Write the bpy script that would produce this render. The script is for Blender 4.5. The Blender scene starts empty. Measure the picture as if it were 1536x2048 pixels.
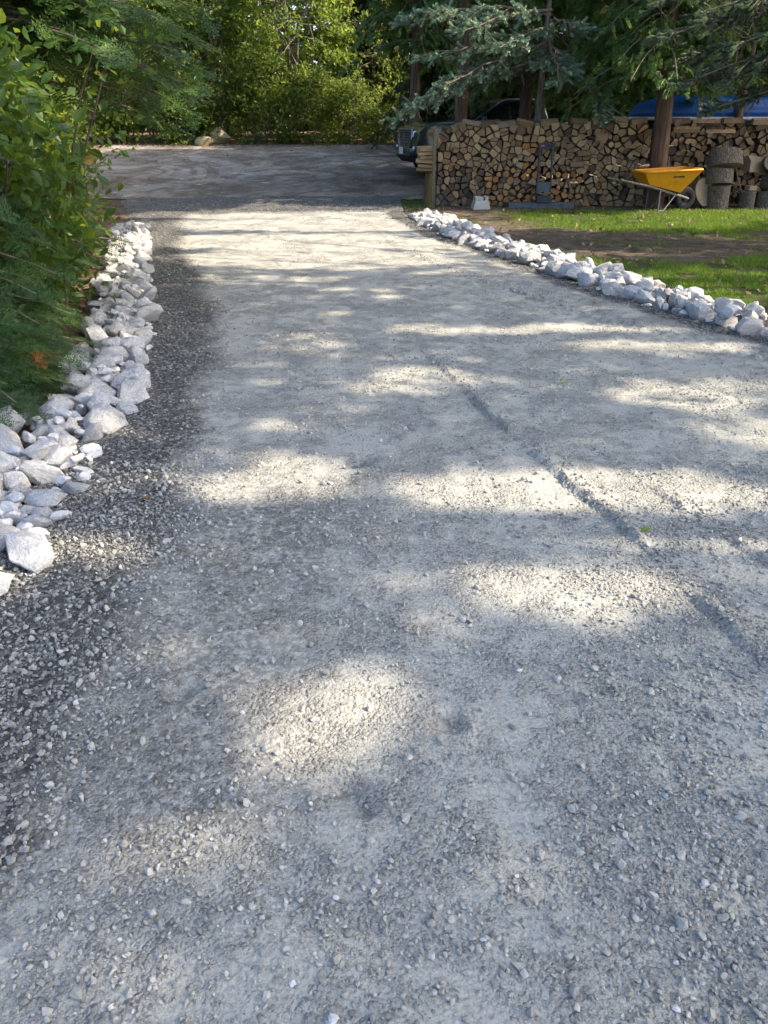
import bpy, bmesh, math, random
import numpy as np
from mathutils import Vector, Matrix

rng = np.random.default_rng(7)
random.seed(7)
R = math.radians
scene = bpy.context.scene
col = scene.collection

# ------------------------------------------------------------------ camera, sky, sun, exposure
CAM_H, PITCH, FPX = 1.6, R(27.3), 1547.0          # eye height, tilt below the horizon, focal length in photo pixels
cam_d = bpy.data.cameras.new("camera")
cam_d.sensor_fit = 'VERTICAL'
cam_d.sensor_height = 36.0
cam_d.lens = 36.0 * FPX / 2048.0
cam_d.clip_start, cam_d.clip_end = 0.05, 1500
cam = bpy.data.objects.new("camera", cam_d)
cam.location = (0, 0, CAM_H)
cam.rotation_euler = (math.pi / 2 - PITCH, 0, 0)
col.objects.link(cam)
scene.camera = cam

SUN_AZ, SUN_EL = R(96), R(42)                     # azimuth from +Y towards +X
SUN = np.array([math.sin(SUN_AZ) * math.cos(SUN_EL), math.cos(SUN_AZ) * math.cos(SUN_EL), math.sin(SUN_EL)])
world = bpy.data.worlds.new("World")
scene.world = world
world.use_nodes = True
wn, wl = world.node_tree.nodes, world.node_tree.links
sky = wn.new("ShaderNodeTexSky")
sky.sky_type = 'NISHITA'
sky.sun_disc = False
sky.sun_elevation = SUN_EL
sky.sun_rotation = SUN_AZ
sky.air_density, sky.dust_density, sky.ozone_density = 0.8, 3.0, 1.4
wn["Background"].inputs[1].default_value = 0.15
wl.new(sky.outputs[0], wn["Background"].inputs[0])
sun_d = bpy.data.lights.new("sun", 'SUN')
sun_d.energy = 3.3
sun_d.angle = R(0.5)
sun_d.color = (1.0, 0.86, 0.67)
sun = bpy.data.objects.new("sun", sun_d)
sun.rotation_euler = Vector((-SUN).tolist()).to_track_quat('-Z', 'Y').to_euler()
sun.location = (20, 10, 20)
col.objects.link(sun)
vs = scene.view_settings
vs.view_transform, vs.look, vs.gamma, vs.exposure = 'Standard', 'None', 1.0, 1.8
vs.use_curve_mapping = False
scene.cycles.max_bounces = 6
scene.cycles.transparent_max_bounces = 6
scene.cycles.use_denoising = True

# ------------------------------------------------------------------ helpers
def at(u, v, Y):
    """the point at depth Y that the photograph shows at pixel (u, v)"""
    xc, yc = (u - 768) / FPX, (1024 - v) / FPX
    dy = math.cos(PITCH) + yc * math.sin(PITCH)
    dz = -math.sin(PITCH) + yc * math.cos(PITCH)
    t = Y / dy
    return np.array([xc * t, Y, CAM_H + dz * t])

def hash2(i, j, seed):
    n = (i.astype(np.int64) * 374761393 + j.astype(np.int64) * 668265263 + seed * 974634777) & 0x7fffffff
    n = ((n ^ (n >> 13)) * 1274126177) & 0x7fffffff
    return ((n ^ (n >> 16)) & 0xffff) / 65535.0

def vnoise(x, y, s, seed=0):
    x = np.asarray(x, float) / s; y = np.asarray(y, float) / s
    i, j = np.floor(x), np.floor(y)
    fx, fy = x - i, y - j
    fx = fx * fx * (3 - 2 * fx); fy = fy * fy * (3 - 2 * fy)
    i = i.astype(int); j = j.astype(int)
    a, b = hash2(i, j, seed), hash2(i + 1, j, seed)
    c, d = hash2(i, j + 1, seed), hash2(i + 1, j + 1, seed)
    return (a * (1 - fx) + b * fx) * (1 - fy) + (c * (1 - fx) + d * fx) * fy

def fbm(x, y, s, seed=0, o=3):
    t, a, n = 0, 1.0, 0
    for k in range(o):
        t = t + a * vnoise(x, y, s / 2 ** k, seed + k); n += a; a *= .5
    return t / n

def sstep(a, b, x):
    t = np.clip((np.asarray(x, float) - a) / (b - a), 0, 1)
    return t * t * (3 - 2 * t)

def tag(o, label=None, cat=None, group=None, kind=None):
    if label: o["label"] = label
    if cat: o["category"] = cat
    if group: o["group"] = group
    if kind: o["kind"] = kind
    return o

def empty(name, loc=(0, 0, 0), rz=0, label=None, cat=None, group=None):
    o = bpy.data.objects.new(name, None)
    o.empty_display_size = .1
    o.location = loc; o.rotation_euler = (0, 0, rz)
    col.objects.link(o)
    return tag(o, label, cat, group)

def link(name, me, parent=None, loc=None):
    o = bpy.data.objects.new(name, me)
    col.objects.link(o)
    if parent is not None: o.parent = parent
    if loc is not None: o.location = loc
    return o

def npmesh(name, V, F, mat=None, attrs=None, smooth=False):
    """mesh from numpy verts (n,3) and faces (m,k)"""
    me = bpy.data.meshes.new(name)
    V = np.ascontiguousarray(V, dtype=np.float32); F = np.ascontiguousarray(F, dtype=np.int32)
    m, k = F.shape
    me.vertices.add(len(V)); me.vertices.foreach_set("co", V.ravel())
    me.loops.add(m * k); me.loops.foreach_set("vertex_index", F.ravel())
    me.polygons.add(m)
    me.polygons.foreach_set("loop_start", np.arange(0, m * k, k, dtype=np.int32))
    me.polygons.foreach_set("loop_total", np.full(m, k, dtype=np.int32))
    me.polygons.foreach_set("use_smooth", np.full(m, smooth))
    for an, arr in (attrs or {}).items():
        at_ = me.attributes.new(an, 'FLOAT', 'POINT')
        at_.data.foreach_set("value", np.ascontiguousarray(arr, dtype=np.float32))
    if mat: me.materials.append(mat)
    me.update(calc_edges=True)
    return me

def norm(a):
    return a / np.maximum(np.linalg.norm(a, axis=-1, keepdims=True), 1e-9)

def frames(tan, nrm):
    """rotation matrices with columns x=side, y=tangent (long axis), z=normal"""
    t = norm(tan); s = norm(np.cross(t, nrm)); n = np.cross(s, t)
    return np.stack([s, t, n], axis=-1)

def rand_frames(n, up=.6, r=None):
    r = r or rng
    nr = norm(r.normal(size=(n, 3)) + np.array([0, 0, up]))
    return frames(r.normal(size=(n, 3)), nr)

def scatter(tv, tf, rot, pos, scl):
    """copies of a template (verts tv, faces tf): returns V, F, index of the copy for each vertex"""
    n, k = len(pos), len(tv)
    scl = np.asarray(scl, float)
    if scl.ndim == 1: scl = scl[:, None]
    L = tv[None] * scl[:, None, :]
    V = np.einsum('nij,nkj->nki', rot, L) + pos[:, None]
    F = tf[None] + (np.arange(n) * k)[:, None, None]
    return V.reshape(-1, 3), F.reshape(-1, tf.shape[1]), np.repeat(np.arange(n), k)

def tube(pts, rad, seg=6):
    """swept tube through pts; rad per point"""
    pts = np.asarray(pts, float); rad = np.broadcast_to(np.asarray(rad, float), (len(pts),))
    tg = norm(np.gradient(pts, axis=0))
    ref = np.where(np.abs(tg[:, 2:3]) > .9, np.array([[1., 0, 0]]), np.array([[0, 0, 1.]]))
    a = norm(np.cross(tg, ref)); b = np.cross(tg, a)
    th = np.arange(seg) * 2 * np.pi / seg
    V = pts[:, None] + rad[:, None, None] * (np.cos(th)[None, :, None] * a[:, None] + np.sin(th)[None, :, None] * b[:, None])
    F = []
    for i in range(len(pts) - 1):
        for j in range(seg):
            j2 = (j + 1) % seg
            F.append((i * seg + j, i * seg + j2, (i + 1) * seg + j2, (i + 1) * seg + j))
    return V.reshape(-1, 3), np.array(F, int)

class MB:
    """collects shapes of one part and links them as one mesh"""
    def __init__(s): s.v, s.f, s.n = [], [], 0
    def add(s, V, F):
        s.v.append(np.asarray(V, float)); s.f += [tuple(int(i) + s.n for i in f) for f in F]; s.n += len(V); return s
    def box(s, c, d, rot=None):
        c = np.array(c, float); d = np.array(d, float) / 2
        V = np.array([[x, y, z] for x in (-1, 1) for y in (-1, 1) for z in (-1, 1)], float) * d
        if rot is not None: V = V @ np.array(rot).T
        return s.add(V + c, [(0, 1, 3, 2), (4, 6, 7, 5), (0, 4, 5, 1), (2, 3, 7, 6), (0, 2, 6, 4), (1, 5, 7, 3)])
    def hull8(s, bottom, top):
        V = np.array(list(bottom) + list(top), float)
        return s.add(V, [(3, 2, 1, 0), (4, 5, 6, 7), (0, 1, 5, 4), (1, 2, 6, 5), (2, 3, 7, 6), (3, 0, 4, 7)])
    def tube(s, pts, rad, seg=8, caps=True):
        V, F = tube(pts, rad, seg)
        F = [tuple(f) for f in F]
        if caps:
            n = len(pts)
            F += [tuple(range(seg - 1, -1, -1)), tuple((n - 1) * seg + j for j in range(seg))]
        return s.add(V, F)
    def cyl(s, p0, p1, r, seg=16, r1=None):
        return s.tube([p0, p1], [r, r if r1 is None else r1], seg)
    def lathe(s, prof, axis_p, axis_d, seg=24):
        """profile (r, h) turned round an axis"""
        d = np.array(axis_d, float); d /= np.linalg.norm(d)
        ref = np.array([1., 0, 0]) if abs(d[2]) > .9 else np.array([0, 0, 1.])
        a = np.cross(d, ref); a /= np.linalg.norm(a); b = np.cross(d, a)
        V, F = [], []
        for r, h in prof:
            for j in range(seg):
                t = 2 * math.pi * j / seg
                V.append(np.array(axis_p) + d * h + r * (math.cos(t) * a + math.sin(t) * b))
        for i in range(len(prof) - 1):
            for j in range(seg):
                j2 = (j + 1) % seg
                F.append((i * seg + j, i * seg + j2, (i + 1) * seg + j2, (i + 1) * seg + j))
        return s.add(V, F)
    def build(s, name, mat, parent=None, smooth=False, bevel=0, loc=None, bseg=2):
        me = bpy.data.meshes.new(name)
        me.from_pydata(np.concatenate(s.v).tolist(), [], s.f)
        bm = bmesh.new(); bm.from_mesh(me)
        bmesh.ops.recalc_face_normals(bm, faces=bm.faces)
        bm.to_mesh(me); bm.free()
        me.materials.append(mat)
        if smooth:
            me.polygons.foreach_set("use_smooth", [True] * len(me.polygons))
            me.set_sharp_from_angle(angle=R(40))
        o = link(name, me, parent, loc)
        if bevel:
            m = o.modifiers.new("bevel", 'BEVEL'); m.width = bevel; m.segments = bseg; m.limit_method = 'ANGLE'; m.angle_limit = R(30)
        return o

# ------------------------------------------------------------------ materials
class NT:
    def __init__(s, name):
        s.m = bpy.data.materials.new(name); s.m.use_nodes = True
        s.n, s.l = s.m.node_tree.nodes, s.m.node_tree.links
        s.b = s.n["Principled BSDF"]; s.out = s.n["Material Output"]
        s.b.inputs["Roughness"].default_value = .85
        s.b.inputs["Specular IOR Level"].default_value = .3
    def node(s, t, **kw):
        n = s.n.new(t)
        for k, v in kw.items(): setattr(n, k, v)
        return n
    def put(s, inp, v):
        if hasattr(v, "is_output"): s.l.new(v, inp)
        else: inp.default_value = v
    def pos(s): return s.node("ShaderNodeNewGeometry").outputs["Position"]
    def obj(s): return s.node("ShaderNodeTexCoord").outputs["Object"]
    def rnd(s): return s.node("ShaderNodeObjectInfo").outputs["Random"]
    def attr(s, a): return s.node("ShaderNodeAttribute", attribute_name=a).outputs["Fac"]
    def scale(s, vec, xyz):
        n = s.node("ShaderNodeVectorMath", operation='MULTIPLY'); s.put(n.inputs[0], vec); n.inputs[1].default_value = xyz
        return n.outputs[0]
    def noise(s, vec, sc, det=4, rough=.6, dist=0):
        n = s.node("ShaderNodeTexNoise"); s.put(n.inputs["Vector"], vec); n.inputs["Scale"].default_value = sc
        n.inputs["Detail"].default_value = det; n.inputs["Roughness"].default_value = rough; n.inputs["Distortion"].default_value = dist
        return n.outputs["Fac"]
    def vor(s, vec, sc, feat='F1', rand=1):
        n = s.node("ShaderNodeTexVoronoi", feature=feat); s.put(n.inputs["Vector"], vec); n.inputs["Scale"].default_value = sc
        n.inputs["Randomness"].default_value = rand
        return n
    def ramp(s, fac, stops, interp='LINEAR'):
        n = s.node("ShaderNodeValToRGB"); n.color_ramp.interpolation = interp; s.put(n.inputs[0], fac)
        e = n.color_ramp.elements
        while len(e) < len(stops): e.new(.5)
        for q, (p, c) in zip(e, stops):
            q.position = p; q.color = (c, c, c, 1) if np.isscalar(c) else tuple(c) + (1,)
        return n.outputs[0]
    def mix(s, f, a, b, mode='MIX'):
        n = s.node("ShaderNodeMix", data_type='RGBA', blend_type=mode)
        s.put(n.inputs[0], f)
        for i, v in ((6, a), (7, b)):
            s.put(n.inputs[i], v if hasattr(v, "is_output") else tuple(v) + (1,))
        return n.outputs[2]
    def math(s, op, a, b=0., c=None, clamp=False):
        n = s.node("ShaderNodeMath", operation=op, use_clamp=clamp); s.put(n.inputs[0], a); s.put(n.inputs[1], b)
        if c is not None: s.put(n.inputs[2], c)
        return n.outputs[0]
    def bump(s, h, strength=.5, dist=.01, prev=None):
        n = s.node("ShaderNodeBump"); n.inputs["Strength"].default_value = strength; n.inputs["Distance"].default_value = dist
        s.put(n.inputs["Height"], h)
        if prev is not None: s.l.new(prev, n.inputs["Normal"])
        return n.outputs[0]
    def fin(s, colr=None, nrm=None, rough=None, metal=None, spec=None):
        if colr is not None: s.put(s.b.inputs["Base Color"], colr if hasattr(colr, "is_output") else tuple(colr) + (1,))
        if nrm is not None: s.l.new(nrm, s.b.inputs["Normal"])
        if rough is not None: s.put(s.b.inputs["Roughness"], rough)
        if metal is not None: s.b.inputs["Metallic"].default_value = metal
        if spec is not None: s.b.inputs["Specular IOR Level"].default_value = spec
        return s.m

def mat_plain(name, c, rough=.6, metal=0, var=.25, sc=8, spec=.4, bump=.1):
    t = NT(name); p = t.obj(); n = t.noise(p, sc, 5)
    d = [x * (1 - var) for x in c]; b = [min(1, x * (1 + var)) for x in c]
    return t.fin(t.ramp(n, [(.3, d), (.7, b)]), t.bump(n, bump, .01), rough, metal, spec)

def mat_leaf(name, dark, mid, light, transl=.4, rough=.5, tcol=None, old=None):
    t = NT(name)
    tint = t.attr("tint")
    stops = [(0, dark), (.5, mid), (1, light)]
    if old: stops = [(0, dark), (.45, mid), (.93, light), (.97, old)]
    c = t.ramp(tint, stops)
    t.fin(c, None, rough, None, .35)
    tr = t.node("ShaderNodeBsdfTranslucent")
    tc = t.mix(.65, c, tcol or [min(1, x * 1.6) for x in light])
    t.l.new(tc, tr.inputs[0])
    mx = t.node("ShaderNodeMixShader"); mx.inputs[0].default_value = transl
    t.l.new(t.b.outputs[0], mx.inputs[1]); t.l.new(tr.outputs[0], mx.inputs[2]); t.l.new(mx.outputs[0], t.out.inputs[0])
    return t.m

def mat_bark(name, dark, light, sc=14, stretch=.18, green=None):
    t = NT(name); p = t.scale(t.pos(), (1, 1, stretch))
    n = t.noise(p, sc, 6, .7, .4); n2 = t.noise(t.pos(), 3, 3)
    c = t.ramp(n, [(.32, dark), (.68, light)])
    if green: c = t.mix(t.ramp(n2, [(.45, 0.), (.7, .6)]), c, green)
    return t.fin(c, t.bump(n, .9, .02), .9)

MAT = {}
MAT['bark_brown'] = mat_bark('bark_brown', (.035, .025, .018), (.17, .12, .085))
MAT['bark_grey'] = mat_bark('bark_grey', (.06, .05, .042), (.26, .22, .18), 18, .3)
MAT['bark_cedar'] = mat_bark('bark_cedar', (.04, .026, .018), (.19, .125, .085), 26, .07)
MAT['twig'] = mat_plain('twig', (.17, .13, .10), .9, 0, .4, 20)
MAT['leaf_maple'] = mat_leaf('leaf_maple', (.035, .07, .012), (.07, .13, .02), (.13, .19, .03), .45, .5, (.42, .5, .06))
MAT['leaf_hedge'] = mat_leaf('leaf_hedge', (.024, .052, .009), (.075, .132, .02), (.18, .23, .04), .42, .5, (.42, .47, .08), (.25, .14, .03))
MAT['leaf_bright'] = mat_leaf('leaf_bright', (.03, .07, .01), (.095, .165, .022), (.21, .27, .045), .48, .5, (.46, .55, .07))
MAT['leaf_shrub'] = mat_leaf('leaf_shrub', (.022, .06, .012), (.04, .09, .017), (.075, .13, .022), .42, .38, (.36, .46, .05), (.3, .15, .03))
MAT['needle_fir'] = mat_leaf('needle_fir', (.010, .034, .012), (.036, .09, .026), (.11, .18, .04), .2, .5, (.2, .33, .05))
MAT['needle_hemlock'] = mat_leaf('needle_hemlock', (.022, .06, .016), (.04, .095, .022), (.09, .15, .03), .3, .5, (.25, .36, .05))
MAT['needle_dead'] = mat_leaf('needle_dead', (.35, .12, .03), (.5, .19, .06), (.6, .28, .1), .25, .8)
MAT['needle_spruce'] = mat_leaf('needle_spruce', (.11, .18, .12), (.24, .35, .24), (.46, .56, .36), .15, .6, (.3, .4, .25))
MAT['needle_grey'] = mat_leaf('needle_grey', (.045, .075, .045), (.10, .15, .085), (.20, .26, .15), .2, .6, (.3, .4, .2))
MAT['cedar_green'] = mat_leaf('cedar_green', (.02, .05, .012), (.05, .11, .022), (.11, .19, .04), .3, .55, (.25, .36, .06), (.26, .15, .03))
MAT['dark_green'] = mat_leaf('dark_green', (.01, .022, .008), (.022, .045, .012), (.05, .085, .02), .3, .6, (.2, .28, .04))
MAT['grass'] = mat_leaf('grass', (.045, .10, .010), (.085, .17, .015), (.17, .25, .03), .45, .5, (.3, .45, .04))

def mat_driveway():
    t = NT('gravel_drive'); p = t.pos()
    loose, damp_and_shade = t.attr("loose"), t.attr("damp_and_shade")
    v1 = t.vor(p, 62); v2 = t.vor(p, 120); v3 = t.vor(p, 260)
    big = t.noise(p, 2.2, 5, .62); med = t.noise(p, 11, 5, .65); fine = t.noise(p, 90, 5, .7); grit = t.noise(p, 420, 3, .7)
    dust = t.ramp(fine, [(.28, (0.246, 0.244, 0.215)), (.5, (0.398, 0.394, 0.350)), (.72, (0.523, 0.512, 0.460))])
    sep = t.node("ShaderNodeSeparateColor"); t.l.new(v1.outputs["Color"], sep.inputs[0])
    sep2 = t.node("ShaderNodeSeparateColor"); t.l.new(v2.outputs["Color"], sep2.inputs[0])
    chips = t.ramp(sep.outputs[0], [(0, (.17, .173, .172)), (.6, (0.339, 0.336, 0.303)), (1, (0.564, 0.550, 0.500))])
    chips2 = t.ramp(sep2.outputs[1], [(0, (.18, .183, .181)), (.7, (0.350, 0.345, 0.310)), (1, (.54, .537, .525))])
    stones = t.mix(.5, chips, chips2)
    expo = t.ramp(t.math('ADD', t.math('MULTIPLY', big, .6), t.math('MULTIPLY', med, .5)), [(.50, 0.), (.64, .85)])
    c = t.mix(expo, dust, stones)
    c = t.mix(t.math('MULTIPLY', damp_and_shade, t.ramp(t.noise(p, 34, 5, .7), [(.40, 0.), (.58, .9)])), c, (.17, .162, .142))
    dk = t.ramp(sep.outputs[1], [(0, (.06, .06, .06)), (.6, (0.129, 0.127, 0.117)), (.85, (0.233, 0.227, 0.207)), (1, (.46, .455, .44))])
    lf = t.math('ADD', loose, t.math('MULTIPLY', t.math('SUBTRACT', med, .5), .9), clamp=True)
    lf = t.ramp(lf, [(.22, 0.), (.85, 1.)])
    c = t.mix(lf, c, dk)
    c = t.mix(t.ramp(big, [(.4, .0), (.8, .25)]), c, t.mix(.5, c, (.42, .39, .33)))
    cr = t.ramp(v1.outputs["Distance"], [(0., 1.), (.55, .15), (.9, 0.)])
    cr2 = t.ramp(v2.outputs["Distance"], [(0., 1.), (.6, .1)])
    st = t.math('MAXIMUM', expo, lf)
    h = t.math('MULTIPLY', t.math('ADD', cr, t.math('MULTIPLY', cr2, .6)), t.math('ADD', t.math('MULTIPLY', st, .9), .12))
    b = t.bump(h, .9, .022)
    b = t.bump(t.math('ADD', fine, t.math('MULTIPLY', grit, .7)), .55, .008, b)
    b = t.bump(med, .5, .03, b)
    return t.fin(c, b, .93, None, .2)
MAT['drive'] = mat_driveway()

def mat_stones():
    t = NT('gravel_stone'); tint = t.attr("tint"); n = t.noise(t.pos(), 160, 4)
    c = t.ramp(tint, [(0, (.08, .082, .083)), (.3, (0.191, 0.191, 0.178)), (.6, (0.369, 0.365, 0.330)), (.9, (0.523, 0.510, 0.465)), (1, (.62, .617, .60))])
    c = t.mix(.5, c, t.mix(1, c, t.ramp(n, [(.3, .55), (.7, 1.1)]), 'MULTIPLY'))
    return t.fin(c, t.bump(n, .4, .004), .8, None, .3)
MAT['stone'] = mat_stones()

def mat_rock():
    t = NT('white_rock'); p = t.obj(); rd = t.rnd()
    off = t.node("ShaderNodeVectorMath", operation='ADD'); t.put(off.inputs[0], p); t.put(off.inputs[1], t.math('MULTIPLY', rd, 37.))
    p = off.outputs[0]
    n = t.noise(p, 2.2, 6, .65, .6); v = t.noise(t.scale(p, (1, .5, 2.5)), 4, 7, .72, 1.2); f = t.noise(p, 16, 5, .7)
    c = t.ramp(n, [(.25, (.58, .585, .60)), (.45, (.78, .78, .78)), (.72, (.86, .85, .83))])
    c = t.mix(t.ramp(v, [(.50, 0.), (.56, .65), (.62, 0.)]), c, (.33, .34, .37))
    tan = t.ramp(t.math('ADD', t.math('MULTIPLY', rd, .5), t.math('MULTIPLY', f, .6)), [(.55, 0.), (.85, .5)])
    c = t.mix(tan, c, (.68, .57, .44))
    c = t.mix(t.ramp(f, [(.28, .5), (.42, 0.)]), c, (.36, .34, .31))
    b = t.bump(n, .8, .12); b = t.bump(f, .6, .05, b); b = t.bump(v, .4, .05, b)
    return t.fin(c, b, .8, None, .25)
MAT['rock'] = mat_rock()
def mat_small_rock():
    t = NT('white_rock_chips'); p = t.pos(); n = t.noise(p, 9, 5, .7); f = t.noise(p, 60, 4, .7)
    return t.fin(t.ramp(n, [(.3, (.40, .39, .38)), (.5, (.60, .595, .585)), (.7, (.70, .66, .59))]), t.bump(f, .6, .02), .85, None, .25)
MAT['rock_small'] = mat_small_rock()

def mat_ground():
    t = NT('soil_ground'); p = t.pos(); g = t.attr("grass"); lit = t.attr("litter")
    n = t.noise(p, 5, 7, .68); f = t.noise(p, 45, 5, .7); v = t.vor(p, 22)
    soil = t.ramp(n, [(.32, (.085, .063, .046)), (.52, (.18, .14, .105)), (.7, (.31, .255, .20))])
    sep = t.node("ShaderNodeSeparateColor"); t.l.new(v.outputs["Color"], sep.inputs[0])
    leafs = t.ramp(sep.outputs[0], [(0, (.06, .04, .025)), (.5, (.2, .12, .07)), (.85, (.34, .22, .14)), (1, (.42, .32, .2))])
    c = t.mix(t.math('MULTIPLY', lit, t.ramp(f, [(.35, .35), (.6, 1.)])), soil, leafs)
    gr = t.ramp(n, [(.3, (.04, .07, .015)), (.7, (.09, .12, .03))])
    c = t.mix(g, c, gr)
    b = t.bump(f, 1, .05); b = t.bump(n, .9, .12, b)
    return t.fin(c, b, .95, None, .15)
MAT['ground'] = mat_ground()

def mat_lot():
    t = NT('packed_dirt'); p = t.pos()
    w = t.noise(t.scale(p, (1, .8, 1)), .35, 5, .65, 1.3); n = t.noise(t.scale(p, (1, .5, 1)), .55, 9, .78, .25); f = t.noise(p, 30, 5, .7)
    c = t.ramp(n, [(.34, (.13, .108, .08)), (.44, (.24, .21, .17)), (.54, (.36, .33, .28)), (.66, (.50, .47, .41))])
    c = t.mix(t.ramp(w, [(.45, 0.), (.51, .7), (.57, 0.)]), c, (.125, .098, .068))
    c = t.mix(t.math('MULTIPLY', t.attr("dark_patch"), .9), c, (.06, .05, .032))
    c = t.mix(.7, c, t.mix(1, c, t.ramp(f, [(.3, .45), (.7, 1.25)]), 'MULTIPLY'))
    b = t.bump(f, 1, .04); b = t.bump(n, .7, .08, b)
    return t.fin(c, b, .95, None, .15)
MAT['lot'] = mat_lot()

def mat_log_end():
    t = NT('log_end'); p = t.obj(); rd = t.rnd()
    n = t.noise(t.scale(p, (1, .3, 1)), 22, 5, .7); 
    sep = t.node("ShaderNodeSeparateXYZ"); t.l.new(p, sep.inputs[0])
    r = t.math('SQRT', t.math('ADD', t.math('MULTIPLY', sep.outputs[0], sep.outputs[0]), t.math('MULTIPLY', sep.outputs[2], sep.outputs[2])))
    ring = t.math('SINE', t.math('ADD', t.math('MULTIPLY', r, 420.), t.math('MULTIPLY', n, 6.)))
    base = t.ramp(rd, [(0, (.11, .075, .045)), (.25, (.22, .15, .085)), (.55, (.31, .215, .12)), (.85, (.38, .275, .16)), (1, (.44, .335, .20))])
    c = t.mix(t.math('ADD', t.math('MULTIPLY', ring, .07), .1, clamp=True), base, (.2, .13, .07))
    c = t.mix(t.ramp(n, [(.45, 0.), (.7, .5)]), c, (.2, .15, .1))
    return t.fin(c, t.bump(n, .5, .01), .85, None, .2)
MAT['log_end'] = mat_log_end()
def tinted_end(name, a, b):
    t = NT(name); p = t.obj(); n = t.noise(p, 26, 5, .7)
    base = t.ramp(t.rnd(), [(0, a), (1, b)])
    return t.fin(t.mix(t.ramp(n, [(.4, 0.), (.7, .5)]), base, [x * .45 for x in a]), t.bump(n, .5, .01), .85, None, .2)
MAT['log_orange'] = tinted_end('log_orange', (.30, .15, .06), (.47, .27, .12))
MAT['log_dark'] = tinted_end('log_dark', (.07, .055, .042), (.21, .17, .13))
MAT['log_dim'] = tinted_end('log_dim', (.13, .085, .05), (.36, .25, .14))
def mat_fill():
    t = NT('log_fill'); p = t.pos(); v = t.vor(p, 7); n = t.noise(p, 40, 4)
    return t.fin(t.ramp(v.outputs['Distance'], [(.0, (.40, .28, .16)), (.5, (.25, .17, .10)), (1, (.14, .10, .07))]), t.bump(n, .4, .01), .85, None, .2)
MAT['log_fill'] = mat_fill()
MAT['log_bark'] = mat_bark('log_bark', (.04, .03, .022), (.16, .125, .09), 30, 1)

# ------------------------------------------------------------------ lay of the land
def H(x, y):
    y = np.asarray(y, float)
    return np.interp(y, [-50, 16.5, 18.5, 20, 22, 24, 26, 28, 30, 33, 40, 80, 400], [0, 0, .02, .05, .13, .24, .37, .5, .63, .78, .95, 1.4, 3])

YL = np.array([-6, 0, 1, 2.0, 2.64, 3.33, 4.73, 6.07, 7.55, 9.82, 12.26, 14, 18, 24])
XL = np.array([-2.2, -1.75, -1.6, -1.45, -1.36, -1.45, -1.52, -1.83, -2.23, -2.86, -3.52, -4.1, -5.4, -7])
YR = np.array([-6, 0, 4, 5.9, 6.7, 7.4, 8.3, 9.8, 11.3, 13.2, 14.6, 17, 24])
XR = np.array([8.5, 6.5, 4.2, 3.05, 2.65, 2.3, 2.0, 1.5, .95, .5, .3, .2, .2])
xl = lambda y: np.interp(y, YL, XL)
xr = lambda y: np.interp(y, YR, XR)

def struct(name, me):
    return tag(link(name, me), kind="structure")

def grid(xs, ys):
    X, Y = np.meshgrid(xs, ys)
    nx = len(xs); ny = len(ys)
    i = (np.arange(ny - 1)[:, None] * nx + np.arange(nx - 1)[None]).ravel()
    return X.ravel(), Y.ravel(), np.stack([i, i + 1, i + nx + 1, i + nx], 1)

def grass_mask(x, y):
    n = fbm(x, y, 1.3, 31, 4)
    strip = sstep(12.2, 12.9, y + 2.6 * (n - .5)) * (1 - sstep(15.0, 15.4, y)) * sstep(1.9, 2.9, x + 1.2 * (n - .5))
    near = (1 - sstep(10.0, 10.9, y + 3.4 * (n - .5) - .12 * (x - 4))) * sstep(xr(y) + .75, xr(y) + 1.1, x)
    patch = sstep(.45, .65, fbm(x, y, .8, 77)) * sstep(10.6, 11, y) * (1 - sstep(11.6, 12.1, y)) * sstep(4.2, 5, x) * .7
    corner = np.exp(-(((x - .25) / .62) ** 2 + ((y - 16.4) / .95) ** 2) * 1.3) * 1.25 * (n + .35)
    weeds = .16 * sstep(.5, .62, fbm(x, y, .45, 78)) * (y > 8) * (y < 15.6) * (x > xr(y) + .8)
    return np.clip(np.maximum.reduce([strip, near, patch, corner, weeds]), 0, 1)

fine_x = np.concatenate([[-400, -200, -110, -70, -48, -36, -28], np.arange(-22, 22.01, .22), [28, 36, 48, 70, 110, 200, 400]])
fine_y = np.concatenate([[-200, -90, -40, -20, -10], np.arange(-5, 36.01, .2), [38, 41, 46, 54, 66, 90, 140, 220, 420]])
gx, gy, gf = grid(fine_x, fine_y)
under_drive = sstep(xl(gy) - .25, xl(gy) + .1, gx) * (1 - sstep(xr(gy) + .0, xr(gy) + .3, gx)) * (1 - sstep(17.0, 17.4, gy))
LOT_Y0, LOT_Y1 = 17.0, 29.6
lot_x0 = lambda y: -9.5 + 0 * y
lot_x1 = lambda y: np.interp(y, [16, 18, 20, 24, 30], [.4, 2.0, 6.5, 7.5, 7.5])
under_lot = sstep(LOT_Y0 + .3, LOT_Y0 + .8, gy) * (1 - sstep(LOT_Y1 - .8, LOT_Y1 - .4, gy)) * sstep(-9.2, -8.7, gx) * (1 - sstep(lot_x1(gy) - .7, lot_x1(gy) - .3, gx))
gz = H(gx, gy) + .03 * (fbm(gx, gy, 1.1, 3) - .5) - .09 * np.maximum(under_drive, under_lot)
gz += .10 * sstep(.5, 1.5, xl(gy) - gx) * (gy < 17)
me = npmesh("ground", np.stack([gx, gy, gz], 1), gf, MAT['ground'],
            {"grass": grass_mask(gx, gy) * .8, "litter": np.clip(sstep(.2, .8, xl(gy) - gx) + sstep(29, 30, gy), 0, 1)}, True)
struct("ground", me)

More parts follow.
